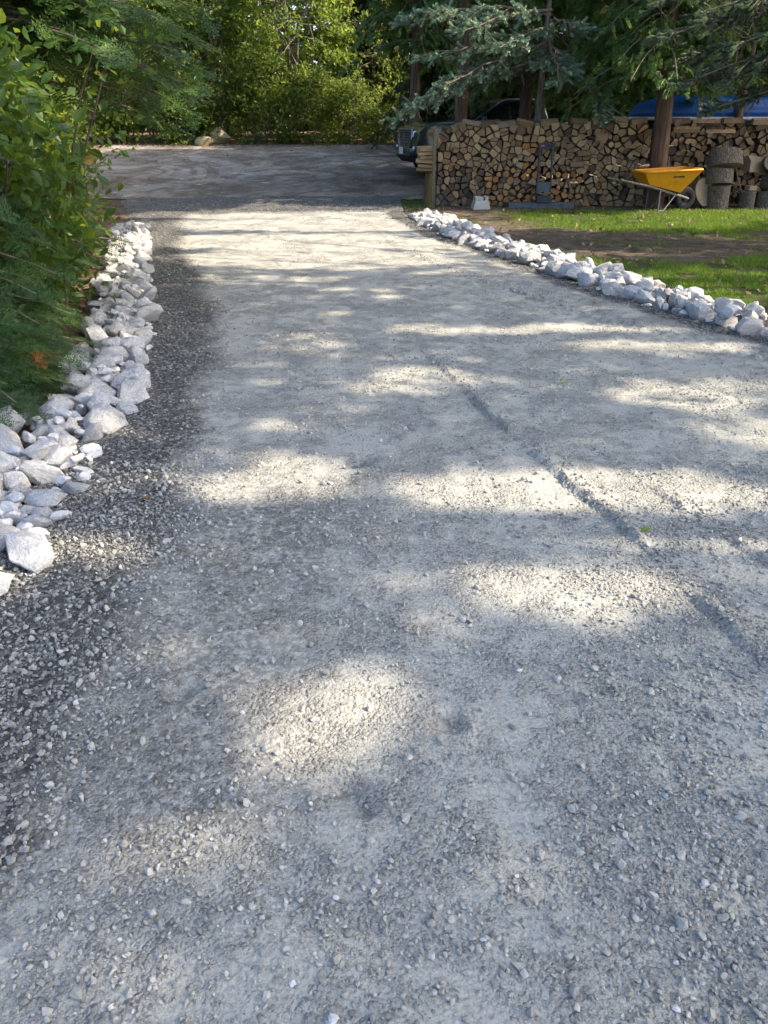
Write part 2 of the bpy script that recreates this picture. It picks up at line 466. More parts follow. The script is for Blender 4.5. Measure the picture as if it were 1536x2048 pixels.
# parking lot of packed dirt
lx, ly, lf = grid(np.arange(-9.6, 7.8, .15), np.arange(LOT_Y0, LOT_Y1 + .3, .12))
cen = lambda a, F: a[F].mean(1)
cx, cy = cen(lx, lf), cen(ly, lf)
edge = .35 * (fbm(cx, cy, .8, 5) - .5)
keep = (cy > LOT_Y0 + .1 + edge) & (cy < LOT_Y1 + edge) & (cx < lot_x1(cy) + edge)
lz = H(lx, ly) + .016 + .035 * (fbm(lx, ly, 1.4, 8) - .5) + .012 * (fbm(lx, ly, .3, 9) - .5)
sl = np.exp(-(((lx - .9) / 2.2) ** 2 + ((ly - 20.8) / 2.8) ** 2)) * 2.2 * fbm(lx, ly, .9, 4)  # dark brown uneven patch, densest near the truck's nose
struct("parking_lot", npmesh("parking_lot", np.stack([lx, ly, lz], 1), lf[keep], MAT['lot'], {"dark_patch": np.clip(sl, 0, 1)}, True))

# gravel driveway
ys = [-2.0]
while ys[-1] < 17.6: ys.append(ys[-1] + max(.03, .011 * abs(ys[-1])))
dx, dy, df = grid(np.concatenate([np.arange(-6.2, -1.6, .06), np.arange(-1.6, .2, .04), np.arange(.2, 1.8, .016), np.arange(1.8, 3.2, .03), np.arange(3.2, 7.0, .06)]), np.array(ys))
LE_Y = np.array([0, .9, 1.52, 1.89, 2.56, 3.5, 4.83, 7.12, 9, 11, 13, 14.5])
LE_X = np.array([-.9, -.83, -.79, -.81, -.85, -.95, -1.16, -1.5, -2.1, -2.75, -3.2, -3.4])
def loose_mask(x, y):
    w = .28 * (fbm(x, y, .6, 12) - .5)
    left = 1 - sstep(-.26, .24, x + w - np.interp(y, LE_Y, LE_X))
    right = sstep(-.32, -.12, x + w - xr(y)) * (y > 4)
    far = sstep(14.2, 15.0, y + w * 2 - .12 * (x + 2))
    return np.clip(np.maximum.reduce([left, right, far]), 0, 1)

def polydist(px, py, P):
    """signed side distance and along-position to a polyline"""
    best = np.full(px.shape, 1e9); side = np.zeros(px.shape); alo = np.zeros(px.shape); acc = 0
    for (x0, y0), (x1, y1) in zip(P[:-1], P[1:]):
        ex, ey = x1 - x0, y1 - y0; L = math.hypot(ex, ey)
        t = np.clip(((px - x0) * ex + (py - y0) * ey) / L ** 2, 0, 1)
        d = np.hypot(px - x0 - t * ex, py - y0 - t * ey)
        s = np.sign((px - x0) * ey - (py - y0) * ex)
        m = d < best
        best[m] = d[m]; side[m] = s[m]; alo[m] = (acc + t * L)[m]; acc += L
    return best * side, alo

RUT = [(1.45, 1.1), (1.28, 1.75), (1.2, 2.1), (1.13, 2.4), (1.06, 2.76), (.86, 3.41), (.62, 4.3), (.36, 5.4), (.28, 5.7)]
RUT2 = [(1.62, 2.35), (1.42, 2.85), (1.22, 3.4), (1.1, 3.8)]
TREAD = [(3.6, 4.7), (2.75, 5.6), (1.8, 7.0), (1.2, 8.3)]
FARLINE = [(1.0, 8.6), (.2, 10.4), (-.1, 12.2)]
FARLINE2 = [(1.75, 7.1), (.9, 8.6), (.35, 10.0)]
SCUFFS = ((-.10, 1.47, .06), (-.05, 1.40, .035), (.19, 1.72, .045), (-.14, 3.6, .07), (-.17, 3.4, .05), (-.62, 1.86, .05), (.14, 2.2, .03))
def drive_h(x, y):
    z = .02 * (fbm(x, y, 2.2, 41) - .5) + .008 * (fbm(x, y, .33, 42) - .5) + .007 * (fbm(x, y, .07, 43, 2) - .5)
    lo = loose_mask(x, y)
    z = z + lo * .02 * (fbm(x, y, .12, 45, 2) - .4)
    for P, hgt, seed in ((RUT, .031, 51), (RUT2, .022, 52), (FARLINE, .012, 53), (FARLINE2, .012, 54)):
        d, a = polydist(x, y, P)
        brk = (.12 + .88 * sstep(.36, .56, fbm(a * 1.0, d * .2, .3, seed)))
        ends = sstep(0, .3, a) * 1.0
        dj = d + .03 * (fbm(x, y, .08, seed + 5, 2) - .5)
        prof = np.exp(-np.maximum(dj, 0) / .11) * sstep(-.012, .016, dj) * (.5 + 1.0 * fbm(x, y, .05, seed + 9, 2)) - .22 * np.exp(-((dj + .016) / .011) ** 2)
        z = z + hgt * brk * ends * prof * (np.abs(d) < .5)
    d, a = polydist(x, y, TREAD)
    tr = np.exp(-(d / .16) ** 4)
    z = z - .016 * tr + .02 * tr * (np.sin((a + .35 * np.abs(d)) * 2 * np.pi / .11) > .1)
    d, a = polydist(x, y, [(.42, 4.05), (.3, 5.0)])
    tr = np.exp(-((d + .18) / .14) ** 4)
    z = z + .011 * tr * (np.sin(a * 2 * np.pi / .08) > 0)
    for (fx, fy, fr) in SCUFFS:
        q = ((x - fx) ** 2 + (y - fy) ** 2) / fr ** 2
        z = z - .026 * np.exp(-q) + .012 * np.exp(-(q - 2.2) ** 2 * .8)
    return z
cx, cy = cen(dx, df), cen(dy, df)
edge = .3 * (fbm(cx, cy, .4, 6) - .5)
keep = (cx > xl(cy) - .35) & (cx < xr(cy) + .35) & (cy < 17.3 + edge * 2 + .12 * (cx + 2)) & ((cx < .35) | (cy < 14.5))
dz0 = H(dx, dy) + .02 + drive_h(dx, dy)
out = np.maximum(xl(dy) - dx - .05, dx - xr(dy) - .05)
dz0 -= .07 * sstep(.1, .4, out)
dz0 += .02 * sstep(16.2, 16.9, dy)
damp_and_shade = np.clip(np.exp(-((dx + .55) / .42) ** 2) * sstep(1.0, 1.5, dy) * (1 - sstep(2.6, 3.6, dy)) + .5 * np.exp(-((dx + .5) / .5) ** 2) * np.exp(-((dy - 3.2) / .5) ** 2), 0, 1)
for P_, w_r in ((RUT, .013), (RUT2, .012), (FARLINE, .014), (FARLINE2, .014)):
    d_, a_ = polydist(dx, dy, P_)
    damp_and_shade = np.maximum(damp_and_shade, .7 * np.exp(-((d_ + .004) / w_r) ** 2) * sstep(0, .3, a_) * sstep(.3, .45, fbm(a_, d_ * .2, .25, 71)))  # thin dark line painted along each ridge for its shadow, over disturbed soil
for fx_, fy_, fr_r in SCUFFS: damp_and_shade = np.maximum(damp_and_shade, 1.0 * np.exp(-(((dx - fx_) / fr_r) ** 2 + ((dy - fy_) / (fr_r * .8)) ** 2) ** 1.5 * .8))
used = np.zeros(len(dx), bool); used[df[keep].ravel()] = True
remap = np.cumsum(used) - 1
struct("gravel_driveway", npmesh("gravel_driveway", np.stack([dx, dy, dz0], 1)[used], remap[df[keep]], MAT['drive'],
       {"loose": loose_mask(dx, dy)[used], "damp_and_shade": damp_and_shade[used]}, True))

# loose crushed stone lying on the driveway
def convex_rock(seed, sub, planes, dmin, dmax, jit=.0):
    r = np.random.default_rng(seed)
    bm = bmesh.new(); bmesh.ops.create_icosphere(bm, subdivisions=sub, radius=1)
    V = np.array([v.co[:] for v in bm.verts]); F = np.array([[v.index for v in f.verts] for f in bm.faces]); bm.free()
    for k in range(planes):
        n = norm(r.normal(size=3)); d = r.uniform(dmin, dmax)
        s = V @ n; V = V - np.maximum(s - d, 0)[:, None] * n
    V = V * (1 + jit * r.normal(size=(len(V), 1)))
    return V, F

def pebbles(n, xs, ys, size, dens, seed, dark):
    r = np.random.default_rng(seed)
    x = r.uniform(*xs, n); y = ys[0] + (ys[1] - ys[0]) * r.uniform(0, 1, n) ** 1.25
    lo = loose_mask(x, y)
    ok = (x > xl(y) - .15) & (x < xr(y) + .15) & (np.abs(x) < .5 * (y * .9 + .9) + .4)
    pr = dens(x, y, lo)
    ok &= r.uniform(0, 1, n) < pr
    x, y, lo = x[ok], y[ok], lo[ok]
    m = len(x)
    s = size[0] + (size[1] - size[0]) * r.uniform(0, 1, m) ** 2.6
    tint = np.clip((.30 + .6 * r.beta(2.2, 2.4, m)) * (1 - .42 * lo * dark) + r.uniform(0, 1, m) ** 30 * .4, 0, 1)
    z = H(x, y) + .02 + drive_h(x, y)
    return x, y, z, s, tint

def pebble_mesh(parts):
    Vs, Fs, T, base = [], [], [], 0
    x, y, z, s, tint = (np.concatenate([p[i] for p in parts]) for i in range(5))
    which = rng.integers(0, 12, len(x))
    for k in range(12):
        m = which == k
        tv, tf = convex_rock(100 + k, 1, 6, .35, .75, .12)
        rot = rand_frames(m.sum(), 2.2)
        scl = np.stack([s[m] * .5 * rng.uniform(.6, 1, m.sum()), s[m] * .5, s[m] * .5 * rng.uniform(.4, .75, m.sum())], 1)
        V, F, idx = scatter(tv, tf, rot, np.stack([x[m], y[m], z[m] + s[m] * .17], 1), scl)
        Vs.append(V); Fs.append(F + base); base += len(V); T.append(tint[m][idx])
    return np.concatenate(Vs), np.concatenate(Fs), np.concatenate(T)
def dens_near(x, y, lo):
    p = fbm(x, y, .35, 61, 3); p2 = fbm(x, y, 1.1, 62, 2)
    track = np.exp(-((x - 1.0 - (2.0 - y) * .12) / .32) ** 2) * (y < 2.6)
    core = np.exp(-((x + .05) / .5) ** 2) * sstep(1.1, 1.6, y)
    return np.clip((.07 + .9 * sstep(.50, .70, .6 * p + .4 * p2)) * (1 - .65 * core) + .5 * lo + .6 * track, 0, 1)
parts = [pebbles(46000, (-2, 2), (.5, 3.2), (.009, .024), dens_near, 1, 1),
         pebbles(12000, (-2, 2.2), (.5, 3.6), (.018, .038), lambda x, y, lo: np.clip(.14 + .95 * lo + .7 * np.exp(-((x - .95) / .3) ** 2) * (y < 2), 0, 1), 2, .25),
         pebbles(34000, (-2.2, 3.6), (2.6, 6.5), (.012, .028), lambda x, y, lo: np.clip(.08 + .5 * sstep(.5, .66, fbm(x, y, .5, 63)) + .6 * lo, 0, 1), 3, 1),
         pebbles(26000, (-4.6, 3.4), (5.5, 16), (.018, .036), lambda x, y, lo: np.clip(.02 + .6 * lo, 0, 1), 4, 1)]
for P_, n_, off in ((RUT, 1000, .05), (RUT2, 220, .05), (FARLINE, 120, .05), (FARLINE2, 160, .06)):
    r_ = np.random.default_rng(n_); P_ = np.array(P_); seg = r_.integers(0, len(P_) - 1, n_); tt = r_.uniform(0, 1, n_)
    c_ = P_[seg] + (P_[seg + 1] - P_[seg]) * tt[:, None]; x_ = c_[:, 0] + r_.exponential(.075, n_) - .014; y_ = c_[:, 1]
    parts.append((x_, y_, H(x_, y_) + .02 + drive_h(x_, y_), r_.uniform(.008, .021, n_), r_.uniform(.28, .6, n_)))
pV, pF, pT = pebble_mesh(parts)
tag(link("gravel", npmesh("gravel", pV, pF, MAT['stone'], {"tint": pT})), "loose grey crushed stone scattered over the driveway surface", "gravel", kind="stuff")

# ------------------------------------------------------------------ white rock borders
ROCKS = []
def hull_rock(seed):
    r = np.random.default_rng(seed)
    P = norm(r.normal(size=(15 + seed % 6, 3))) * r.uniform(.8, 1.05, (15 + seed % 6, 1))
    bm = bmesh.new()
    for p_ in P: bm.verts.new(p_)
    bmesh.ops.convex_hull(bm, input=bm.verts)
    for v in [v for v in bm.verts if not v.link_faces]: bm.verts.remove(v)
    bmesh.ops.bevel(bm, geom=list(bm.edges), offset=.035, segments=1, affect='EDGES', clamp_overlap=True)
    bmesh.ops.triangulate(bm, faces=bm.faces)
    bmesh.ops.subdivide_edges(bm, edges=[e for e in bm.edges if e.calc_length() > .3], cuts=2, use_grid_fill=True)
    bmesh.ops.triangulate(bm, faces=bm.faces)
    bm.normal_update()
    for v in bm.verts:
        c = v.co
        d = .045 * (vnoise(c.x + c.z * .7, c.y - c.z * .6, .33, seed) - .5) + .03 * (vnoise(c.x - c.z, c.y + c.z, .14, seed + 1) - .5)
        v.co = c + v.normal * float(d)
    V = np.array([v.co[:] for v in bm.verts]); V = V / np.abs(V).max(0)
    bm.verts.index_update()
    F = np.array([[v.index for v in f.verts] for f in bm.faces]); bm.free()
    me = npmesh("rock", V, F, MAT['rock'], None, True)
    me.set_sharp_from_angle(angle=R(22))
    return me
for k in range(18): ROCKS.append(hull_rock(300 + k))

SMALL = [convex_rock(700 + k, 2, 8, .4, .8) for k in range(8)]
def rock_row(name, label, y0, y1, centre, width, n, big_s, small_s, hmax, seed, n_small):
    """a loose bank of broken rock: a bed of large pieces, then smaller ones dropped into the low spots"""
    r = np.random.default_rng(seed)
    root = empty(name, (float(centre((y0 + y1) / 2)), (y0 + y1) / 2, 0), 0, label, "rock border")
    ox, oy, _ = root.location
    res = .02
    gx0, gx1, gy0, gy1 = -5.5, 6.5, y0 - 1, y1 + 1
    hm = np.zeros((int((gy1 - gy0) / res) + 1, int((gx1 - gx0) / res) + 1))
    def spot():
        y = r.uniform(y0, y1); return float(centre(y)) + r.uniform(-.5, .5) * float(width(y)), y
    def mean_h(x, y, e):
        i, j, k = int((y - gy0) / res), int((x - gx0) / res), max(1, int(e / res))
        return hm[i - k:i + k + 1, j - k:j + k + 1].mean()
    extra_V, extra_F, base_n = [], [], 0
    for k in range(n + n_small):
        f = k / n
        s = r.uniform(*big_s) if f < .42 else small_s[0] + (small_s[1] - small_s[0]) * r.uniform() ** 1.5 if k < n else r.uniform(.05, .11)
        cand = [spot() for _ in range(26 if f < .42 else 9)]
        x, y = min(cand, key=lambda c: mean_h(c[0], c[1], s * .5) + .10 * abs(c[0] - float(centre(c[1]))) / float(width(c[1])) * (f > .42))
        if y < 4.2 and k % 7 == 0 and f < .42: s *= 1.2
        hx, hy, hz = s * .5 * r.uniform(.95, 1.3), s * .5 * r.uniform(.75, 1), s * .5 * r.uniform(.5, .8)
        ex = (hx + hy) / 2 * .9
        i0, i1 = int((y - ex - gy0) / res), int((y + ex - gy0) / res) + 1
        j0, j1 = int((x - ex - gx0) / res), int((x + ex - gx0) / res) + 1
        yy, xx = np.mgrid[i0:i1, j0:j1]
        q = ((yy * res + gy0 - y) ** 2 + (xx * res + gx0 - x) ** 2) / ex ** 2
        cap = np.sqrt(np.clip(1 - q, 0, 1)); sub = hm[i0:i1, j0:j1]
        zc = max(np.percentile(sub[q < .7], 45), 0) + hz * .62
        if zc + hz * .8 > hmax and f > .42: zc = hmax - hz * .8
        hm[i0:i1, j0:j1] = np.where(q < 1, np.maximum(sub, zc + hz * .75 * cap), sub)
        if k >= n:
            sm = SMALL[k % len(SMALL)]; q3 = np.array(Matrix.Rotation(r.uniform(0, 6.28), 3, 'Z') @ Matrix.Rotation(r.normal(0, .5), 3, 'X'))
            extra_V.append((sm[0] * [hx, hy, hz]) @ q3.T + [x - ox, y - oy, zc + .012]); extra_F.append(sm[1] + base_n); base_n += len(sm[0]); continue
        o = link("rock", ROCKS[r.integers(len(ROCKS))], root)
        o.location = (x - ox, y - oy, zc + .012)
        o.scale = (hx, hy, hz)
        o.rotation_euler = (r.normal(0, .35), r.normal(0, .35), r.uniform(0, 6.28))
    if extra_V: tag(link("small_rocks", npmesh("small_rocks", np.concatenate(extra_V), np.concatenate(extra_F), MAT['rock_small']), root), kind="stuff")
    return root
rock_row("rock_border", "row of white broken rocks along the left driveway edge beside the firs", 2.1, 12.7,
         lambda y: xl(y) - np.interp(y, [2, 3.6, 4.6, 6, 13], [.36, .34, .25, .26, .27]), lambda y: np.interp(y, [2, 3.6, 4.6, 13], [.74, .68, .5, .52]),
         300, (.14, .25), (.09, .17), .24, 21, 480)
rock_row("rock_border", "row of white broken rocks between the gravel driveway and the lawn", 4.9, 13.9,
         lambda y: xr(y) + .32, lambda y: .6, 300, (.17, .28), (.11, .2), .36, 22, 240)

# ------------------------------------------------------------------ foliage templates
LEAF2 = (np.array([[0, 0, 0], [-.3, .45, .09], [0, 1, 0], [.3, .45, .09]]), np.array([[0, 2, 1], [0, 3, 2]]))
LEAF6 = (np.array([[0, 0, 0], [-.25, .28, .06], [.25, .28, .06], [0, .45, 0], [-.22, .6, .05], [.22, .6, .05], [0, 1, -.1]]),
         np.array([[0, 3, 1], [0, 2, 3], [1, 3, 4], [2, 5, 3], [4, 3, 6], [3, 5, 6]]))
def tri_template(tris):
    V = np.array(tris).reshape(-1, 3)
    return V, np.arange(len(V)).reshape(-1, 3)
def cedar_template():
    r = np.random.default_rng(5); T = []
    def lobe(b, d, L, w, z):
        b, d = np.array(b, float), np.array(d, float) / np.linalg.norm(d); s = np.array([d[1], -d[0], 0])
        m = b + d * L * .55; e = b + d * L
        T.extend([[b, m + s * w + [0, 0, z], e], [b, e, m - s * w + [0, 0, -z]]])
    for k in range(8):
        y = .04 + .11 * k
        for sgn in (-1, 1):
            a = R(r.uniform(25, 48)) * sgn; L = (.46 - .035 * k) * r.uniform(.75, 1.1); zz = r.uniform(-.04, .04)
            lobe([0, y, 0], [math.sin(a), math.cos(a), 0], L, .038, zz)
            q0 = np.array([math.sin(a), math.cos(a), 0]) * L * .4 + [0, y, 0]
            a2 = a + R(28) * sgn; lobe(q0, [math.sin(a2), math.cos(a2), 0], L * .5, .032, zz)
    lobe([0, .6, 0], [0, 1, 0], .42, .05, .03); lobe([0, 0, 0], [0, 1, 0], .7, .03, .02)
    return tri_template(T)
CEDAR = cedar_template()
def fir_template(pairs, step, nl, w, seed=1):
    r = np.random.default_rng(seed); T = []
    def needles(b, d, L):
        b, d = np.array(b, float), np.array(d, float) / np.linalg.norm(d); s = np.array([d[1], -d[0], 0])
        T.append([b, b + d * L + s * .006, b + d * L - s * .006]); T.append([b - s * .008, b + s * .008, b + d * L])
        t = step * .5
        while t < L:
            for sg in (-1, 1):
                q = b + d * t; n = d * r.uniform(.45, .8) + s * sg + np.array([0, 0, r.uniform(-.1, .45)])
                n = n / np.linalg.norm(n) * nl * r.uniform(.8, 1.1) * (.6 + .4 * min(1, (L - t) / (.3 * L) + .3))
                T.append([q - d * w, q + d * w, q + n])
            t += step
    needles([0, 0, 0], [0, 1, 0], 1)
    for k in range(pairs):
        y = .08 + .75 * k / pairs
        for sg in (-1, 1):
            a = R(r.uniform(42, 58)) * sg
            needles([0, y + r.uniform(-.02, .02), 0], [math.sin(a), math.cos(a), r.uniform(-.08, .05)], .5 * (1 - .72 * k / pairs) * r.uniform(.85, 1.1))
    return tri_template(T)
FIR = fir_template(5, .062, .095, .012)
DEAD = fir_template(3, .13, .2, .016, 4)
HEMLOCK = fir_template(5, .085, .11, .028, 2)
def brush_template():
    r = np.random.default_rng(9); T = []
    for k in range(84):
        y = r.uniform(0, .95); a = r.uniform(0, 6.28)
        o = np.array([math.cos(a), 0, math.sin(a)]); d = norm(o * .85 + np.array([0, .75, 0])) * r.uniform(.2, .28) * (1 if y < .8 else .8)
        s = np.cross(o, [0, 1, 0]) * .05
        q = np.array([0, y, 0]); T.append([q - s, q + s, q + d])
    return tri_template(T)
BRUSH = brush_template()

def foliage(name, parent, tmpl, rot, pos, scl, mat, tint=None, lo=0., hi=1.):
    pos = np.asarray(pos, float) - np.array(parent.location[:])
    V, F, idx = scatter(tmpl[0], tmpl[1], rot, pos, scl)
    if tint is None: tint = np.clip(rng.normal(.45, .24, len(pos)), lo, hi)
    return link(name, npmesh(name, V, F, mat, {"tint": tint[idx]}), parent)

def wood(name, parent, tubes, mat):
    mb = MB(); o = np.array(parent.location[:])
    for P, rad, seg in tubes: mb.tube(np.asarray(P, float) - o, rad, seg)
    return mb.build(name, mat, parent, True)

def curve_pts(p0, p1, sag=0, n=6, wob=0, r=rng):
    t = np.linspace(0, 1, n)[:, None]
    p = np.asarray(p0, float) * (1 - t) + np.asarray(p1, float) * t
    p[:, 2:] += sag * 4 * t * (1 - t)
    if wob: p[1:-1] += r.normal(0, wob, (n - 2, 3))
    return p

def clump_leaves(centres, per, rad, flat=.7):
    n = len(centres)
    c = np.repeat(centres, per, 0); rd = np.repeat(rad, per)
    off = np.clip(rng.normal(size=(n * per, 3)), -1.7, 1.7) * rd[:, None] * np.array([1, 1, flat])
    return c + off, np.repeat(np.arange(n), per)

def leafy(name, base, height, rad, label, cat, mat, bark, nstem=5, nclump=90, per=60, leaf=.1, zmin=.05, tmpl=LEAF2, group=None, crad=.3, lift=0., top_r=.6):
    """a bush or small tree: several stems and a crown of leaf clumps"""
    base = np.array(base, float)
    root = empty(name, base.tolist(), 0, label, cat, group)
    tubes = []
    cz = rng.uniform(0, 1, nclump) ** .85
    prof = np.sin(np.pi * np.clip(.18 + cz * .72, 0, 1)) ** .6 * (1 - (1 - top_r) * cz)
    ang = rng.uniform(0, 6.283, nclump); rr = rad * prof * rng.uniform(.35, 1, nclump) ** .5
    C = np.stack([base[0] + rr * np.cos(ang), base[1] + rr * np.sin(ang), base[2] + zmin + (height - zmin) * cz], 1)
    for k in range(nstem):
        a = rng.uniform(0, 6.283); d = rad * rng.uniform(.15, .6)
        e = base + [d * math.cos(a), d * math.sin(a), height * rng.uniform(.7, .95)]
        s = base + rng.normal(0, .08 * rad, 3) * [1, 1, 0] - [0, 0, .05]
        r0 = max(.012, height * rng.uniform(.005, .009)) * (2.2 if nstem == 1 else 1)
        tubes.append((curve_pts(s, e, 0, 6, .03 * height), np.linspace(r0, r0 * .3, 6), 6))
    for c in C[rng.permutation(nclump)[:nclump // 3]]:
        P = tubes[rng.integers(nstem)][0]
        q = P[np.clip(np.searchsorted(P[:, 2], c[2] - .3), 0, len(P) - 1)]
        tubes.append((curve_pts(q, c, -.05, 4, .02), np.linspace(.012, .004, 4) * max(1, height / 4), 4))
    wood("trunk", root, tubes, bark)
    P, ci = clump_leaves(C, per, crad * rng.uniform(.6, 1.2, nclump), .65)
    P[:, 2] = np.maximum(P[:, 2], base[2] + .03)
    n = len(P)
    ct = rng.normal(.45, .13, nclump)
    foliage("crown", root, tmpl, rand_frames(n, .9), P, leaf * rng.uniform(.6, 1.2, n), mat, np.clip(ct[ci] + rng.normal(0, .17, n), 0, 1))
    return root

def dup(root, loc, rz, sc, label):
    r = root.copy(); col.objects.link(r)
    r.location = loc; r.rotation_euler = (0, 0, rz); r.scale = sc if hasattr(sc, '__len__') else (sc,) * 3
    r["label"] = label
    for ch in root.children:
        c = ch.copy(); col.objects.link(c); c.parent = r
    return r

def gpt(x, y): return (x, y, float(H(x, y)))

# ------------------------------------------------------------------ trees and bushes beyond the parking lot
bushA = leafy("leafy_bush", gpt(-8.2, 31), 4.6, 1.9, "sunlit yellow green bush at the far edge of the lot, leftmost in view", "bush",
              MAT['leaf_hedge'], MAT['bark_grey'], 7, 190, 36, .18, .05, group="bushes at the far edge of the lot", crad=.22)
bushB = leafy("leafy_bush", gpt(-5.9, 31.2), 5.4, 1.8, "tall thin-stemmed bush behind the pale boulder at the lot edge", "bush",
              MAT['leaf_hedge'], MAT['bark_grey'], 8, 190, 36, .17, .05, group="bushes at the far edge of the lot", crad=.21)
leafy("leafy_tree", gpt(-3.3, 31.4), 6.8, 2.5, "bright yellow green rounded tree at the centre of the far edge", "tree",
      MAT['leaf_bright'], MAT['bark_grey'], 7, 300, 46, .165, .5, crad=.21, top_r=.75)
bushC = leafy("leafy_bush", gpt(-4.2, 30.3), 2.6, 1.3, "low bush in front of the bright rounded tree", "bush",
              MAT['leaf_hedge'], MAT['bark_grey'], 7, 90, 34, .15, .03, group="bushes at the far edge of the lot", crad=.25)
for b, x, y, rz, sc, lb in ((bushC, -2.5, 30.2, 1.9, (1, 1, .85), "low vine covered bush under the right side of the bright tree"),
                            (bushC, -1.2, 30.4, 4.0, (.9, .9, .7), "small bush at the dark gap right of the bright tree"),
                            (bushA, -10.6, 30.6, 2.2, 1.0, "bush at the lot edge half hidden by the overhanging conifer bough"),
                            (bushB, -7.1, 32.6, 3.0, 1.1, "tall bush behind the leftmost sunlit bushes"),
                            (bushB, -.9, 33.2, 1.0, (1, 1, 1.0), "shaded tall bush in the dark gap beside the bright tree"),
                            (bushC, -6.8, 30.1, .7, (1, 1, .8), "low bush directly behind the pale boulder"),
                            (bushC, .7, 30.6, 2.7, (1, 1, .6), "ferny low bush just beyond the truck's nose"),
                            (bushA, -13.2, 31.0, 4.4, 1.1, "bush seen through the left trees far behind the lot")):
    dup(b, gpt(x, y), rz, sc, lb)

def cedar(name, base, height, rad, label, trunk_r, z0, n, spray=.36, mat='cedar_green', droop=1.0, group=None, tall_thin=1.):
    base = np.array(base, float)
    root = empty(name, base.tolist(), 0, label, "tree", group)
    tr = [base - [0, 0, .1], base + [.02, 0, height * .35], base + [.05, .03, height * .7], base + [0, 0, height]]
    wood("trunk", root, [(tr, [trunk_r * 1.15, trunk_r, trunk_r * .7, .02], 10)], MAT['bark_cedar'])
    nb = max(20, n // 28); tubes, P, T = [], [], []
    for k in range(nb):
        f = (k + rng.uniform(0, 1)) / nb
        z = z0 + (height - z0) * f ** 1.15
        a = rng.uniform(0, 6.283); L = rad * (1 - .75 * (z - z0) / (height - z0)) * rng.uniform(.6, 1.1)
        p0 = base + [0, 0, z + .35 * L]; d = np.array([math.cos(a), math.sin(a), 0])
        p1 = p0 + d * L + [0, 0, -.35 * L * droop]
        cv = curve_pts(p0, p1, .1 * L, 6)
        tubes.append((cv, np.linspace(.02, .006, 6), 4))
        m = n // nb
        t = rng.uniform(.15, 1.05, m)
        q = p0 + (p1 - p0) * t[:, None]; q[:, 2] += .4 * L * t * (1 - t)
        lat = np.array([-d[1], d[0], 0])
        off = rng.normal(0, .28, m) * (.3 + .7 * t)
        q = q + lat * off[:, None]
        dirn = d * .55 + lat * np.sign(off)[:, None] * .5 + np.array([0, 0, -.75]) + rng.normal(0, .35, (m, 3))
        P.append(q); T.append(dirn)
    P = np.concatenate(P); T = np.concatenate(T); m = len(P)
    wood("branches", root, tubes, MAT['twig'])
    nr = norm(np.array(P) - base) * [1, 1, .2] + rng.normal(0, .5, (m, 3)) + [0, 0, .3]
    foliage("crown", root, CEDAR, frames(T, nr), P, spray * rng.uniform(.6, 1.2, m), MAT[mat])
    return root

# evergreens that close off the view to the right of the lot and behind the truck
dk = cedar("cedar_tree", gpt(1.7, 28.4), 6.4, 2.0, "dark evergreen standing right behind the truck's nose", .16, .3, 2600, .42, 'dark_green', group="evergreens behind the truck")
for x, y, rz, sc, lb in ((4.0, 28.0, 1, (1, 1, 1.0), "dark evergreen behind the truck's windscreen"),
                         (6.4, 27.2, 2, (1, 1, .95), "dark evergreen behind the cab of the truck"),
                         (8.6, 27.0, 3, (1, 1, 1), "dark evergreen behind the blue canoe"),
                         (11.2, 25.5, 4, (1, 1, 1), "dark evergreen at the far right beyond the canoe"),
                         (-.2, 34.0, 5, (1.1, 1.1, .8), "dark evergreen deep in the gap right of the bright tree"),
                         (13.5, 22.5, 5.5, (1, 1, 1), "dark evergreen beyond the right end of the firewood")):
    dup(dk, gpt(x, y), rz, sc, lb)
cedar("cedar_tree", gpt(.9, 25.9), 6.2, 2.1, "hanging cedar with yellowing tips above the truck's bonnet", .15, 2.3, 1600, .38, group="cedars over the woodpile")
cedA = cedar("cedar_tree", gpt(5.1, 19.3), 6.6, 1.9, "green cedar behind the stack right of the blue spruce", .14, 1.5, 2700, .32, group="cedars over the woodpile")
for x, y, rz, sc, lb in ((7.2, 19.0, 2.0, (1, 1, 1), "green cedar above the middle of the blue canoe"),
                         (9.3, 18.4, 3.4, (1, 1, 1), "green cedar above the far end of the blue canoe"),
                         (3.4, 21.0, 1.2, (1, 1, 1.05), "green cedar between the spruce trunk and the truck cab"),
                         (11.4, 17.5, 3.0, (1, 1, 1), "unseen green cedar added right of the firewood rows to shade them")):  # last one stands out of view, added to shade the right-hand stack
    dup(cedA, gpt(x, y), rz, sc, lb)
trunk_at = at(1308, 413, 15.75)
cedar("cedar_tree", (trunk_at[0], 15.75, 0), 4.9, 1.75, "cedar with stout bare trunk between the two firewood stacks", .145, 1.75, 2300, .27, group="cedars over the woodpile").rotation_euler = (0, -.06, 0)
b = at(918, 300, 18.6)
cedar("cedar_tree", gpt(b[0], 18.6), 6.5, 1.4, "cedar with brown trunk in front of the truck's windscreen", .13, 3.3, 700, .36, group="cedars over the woodpile")
b = at(1464, 300, 16.75)
cedar("cedar_tree", gpt(b[0], 16.75), 6.0, 1.3, "thin cedar trunk standing in front of the blue canoe", .07, 2.6, 700, .32, group="cedars over the woodpile")

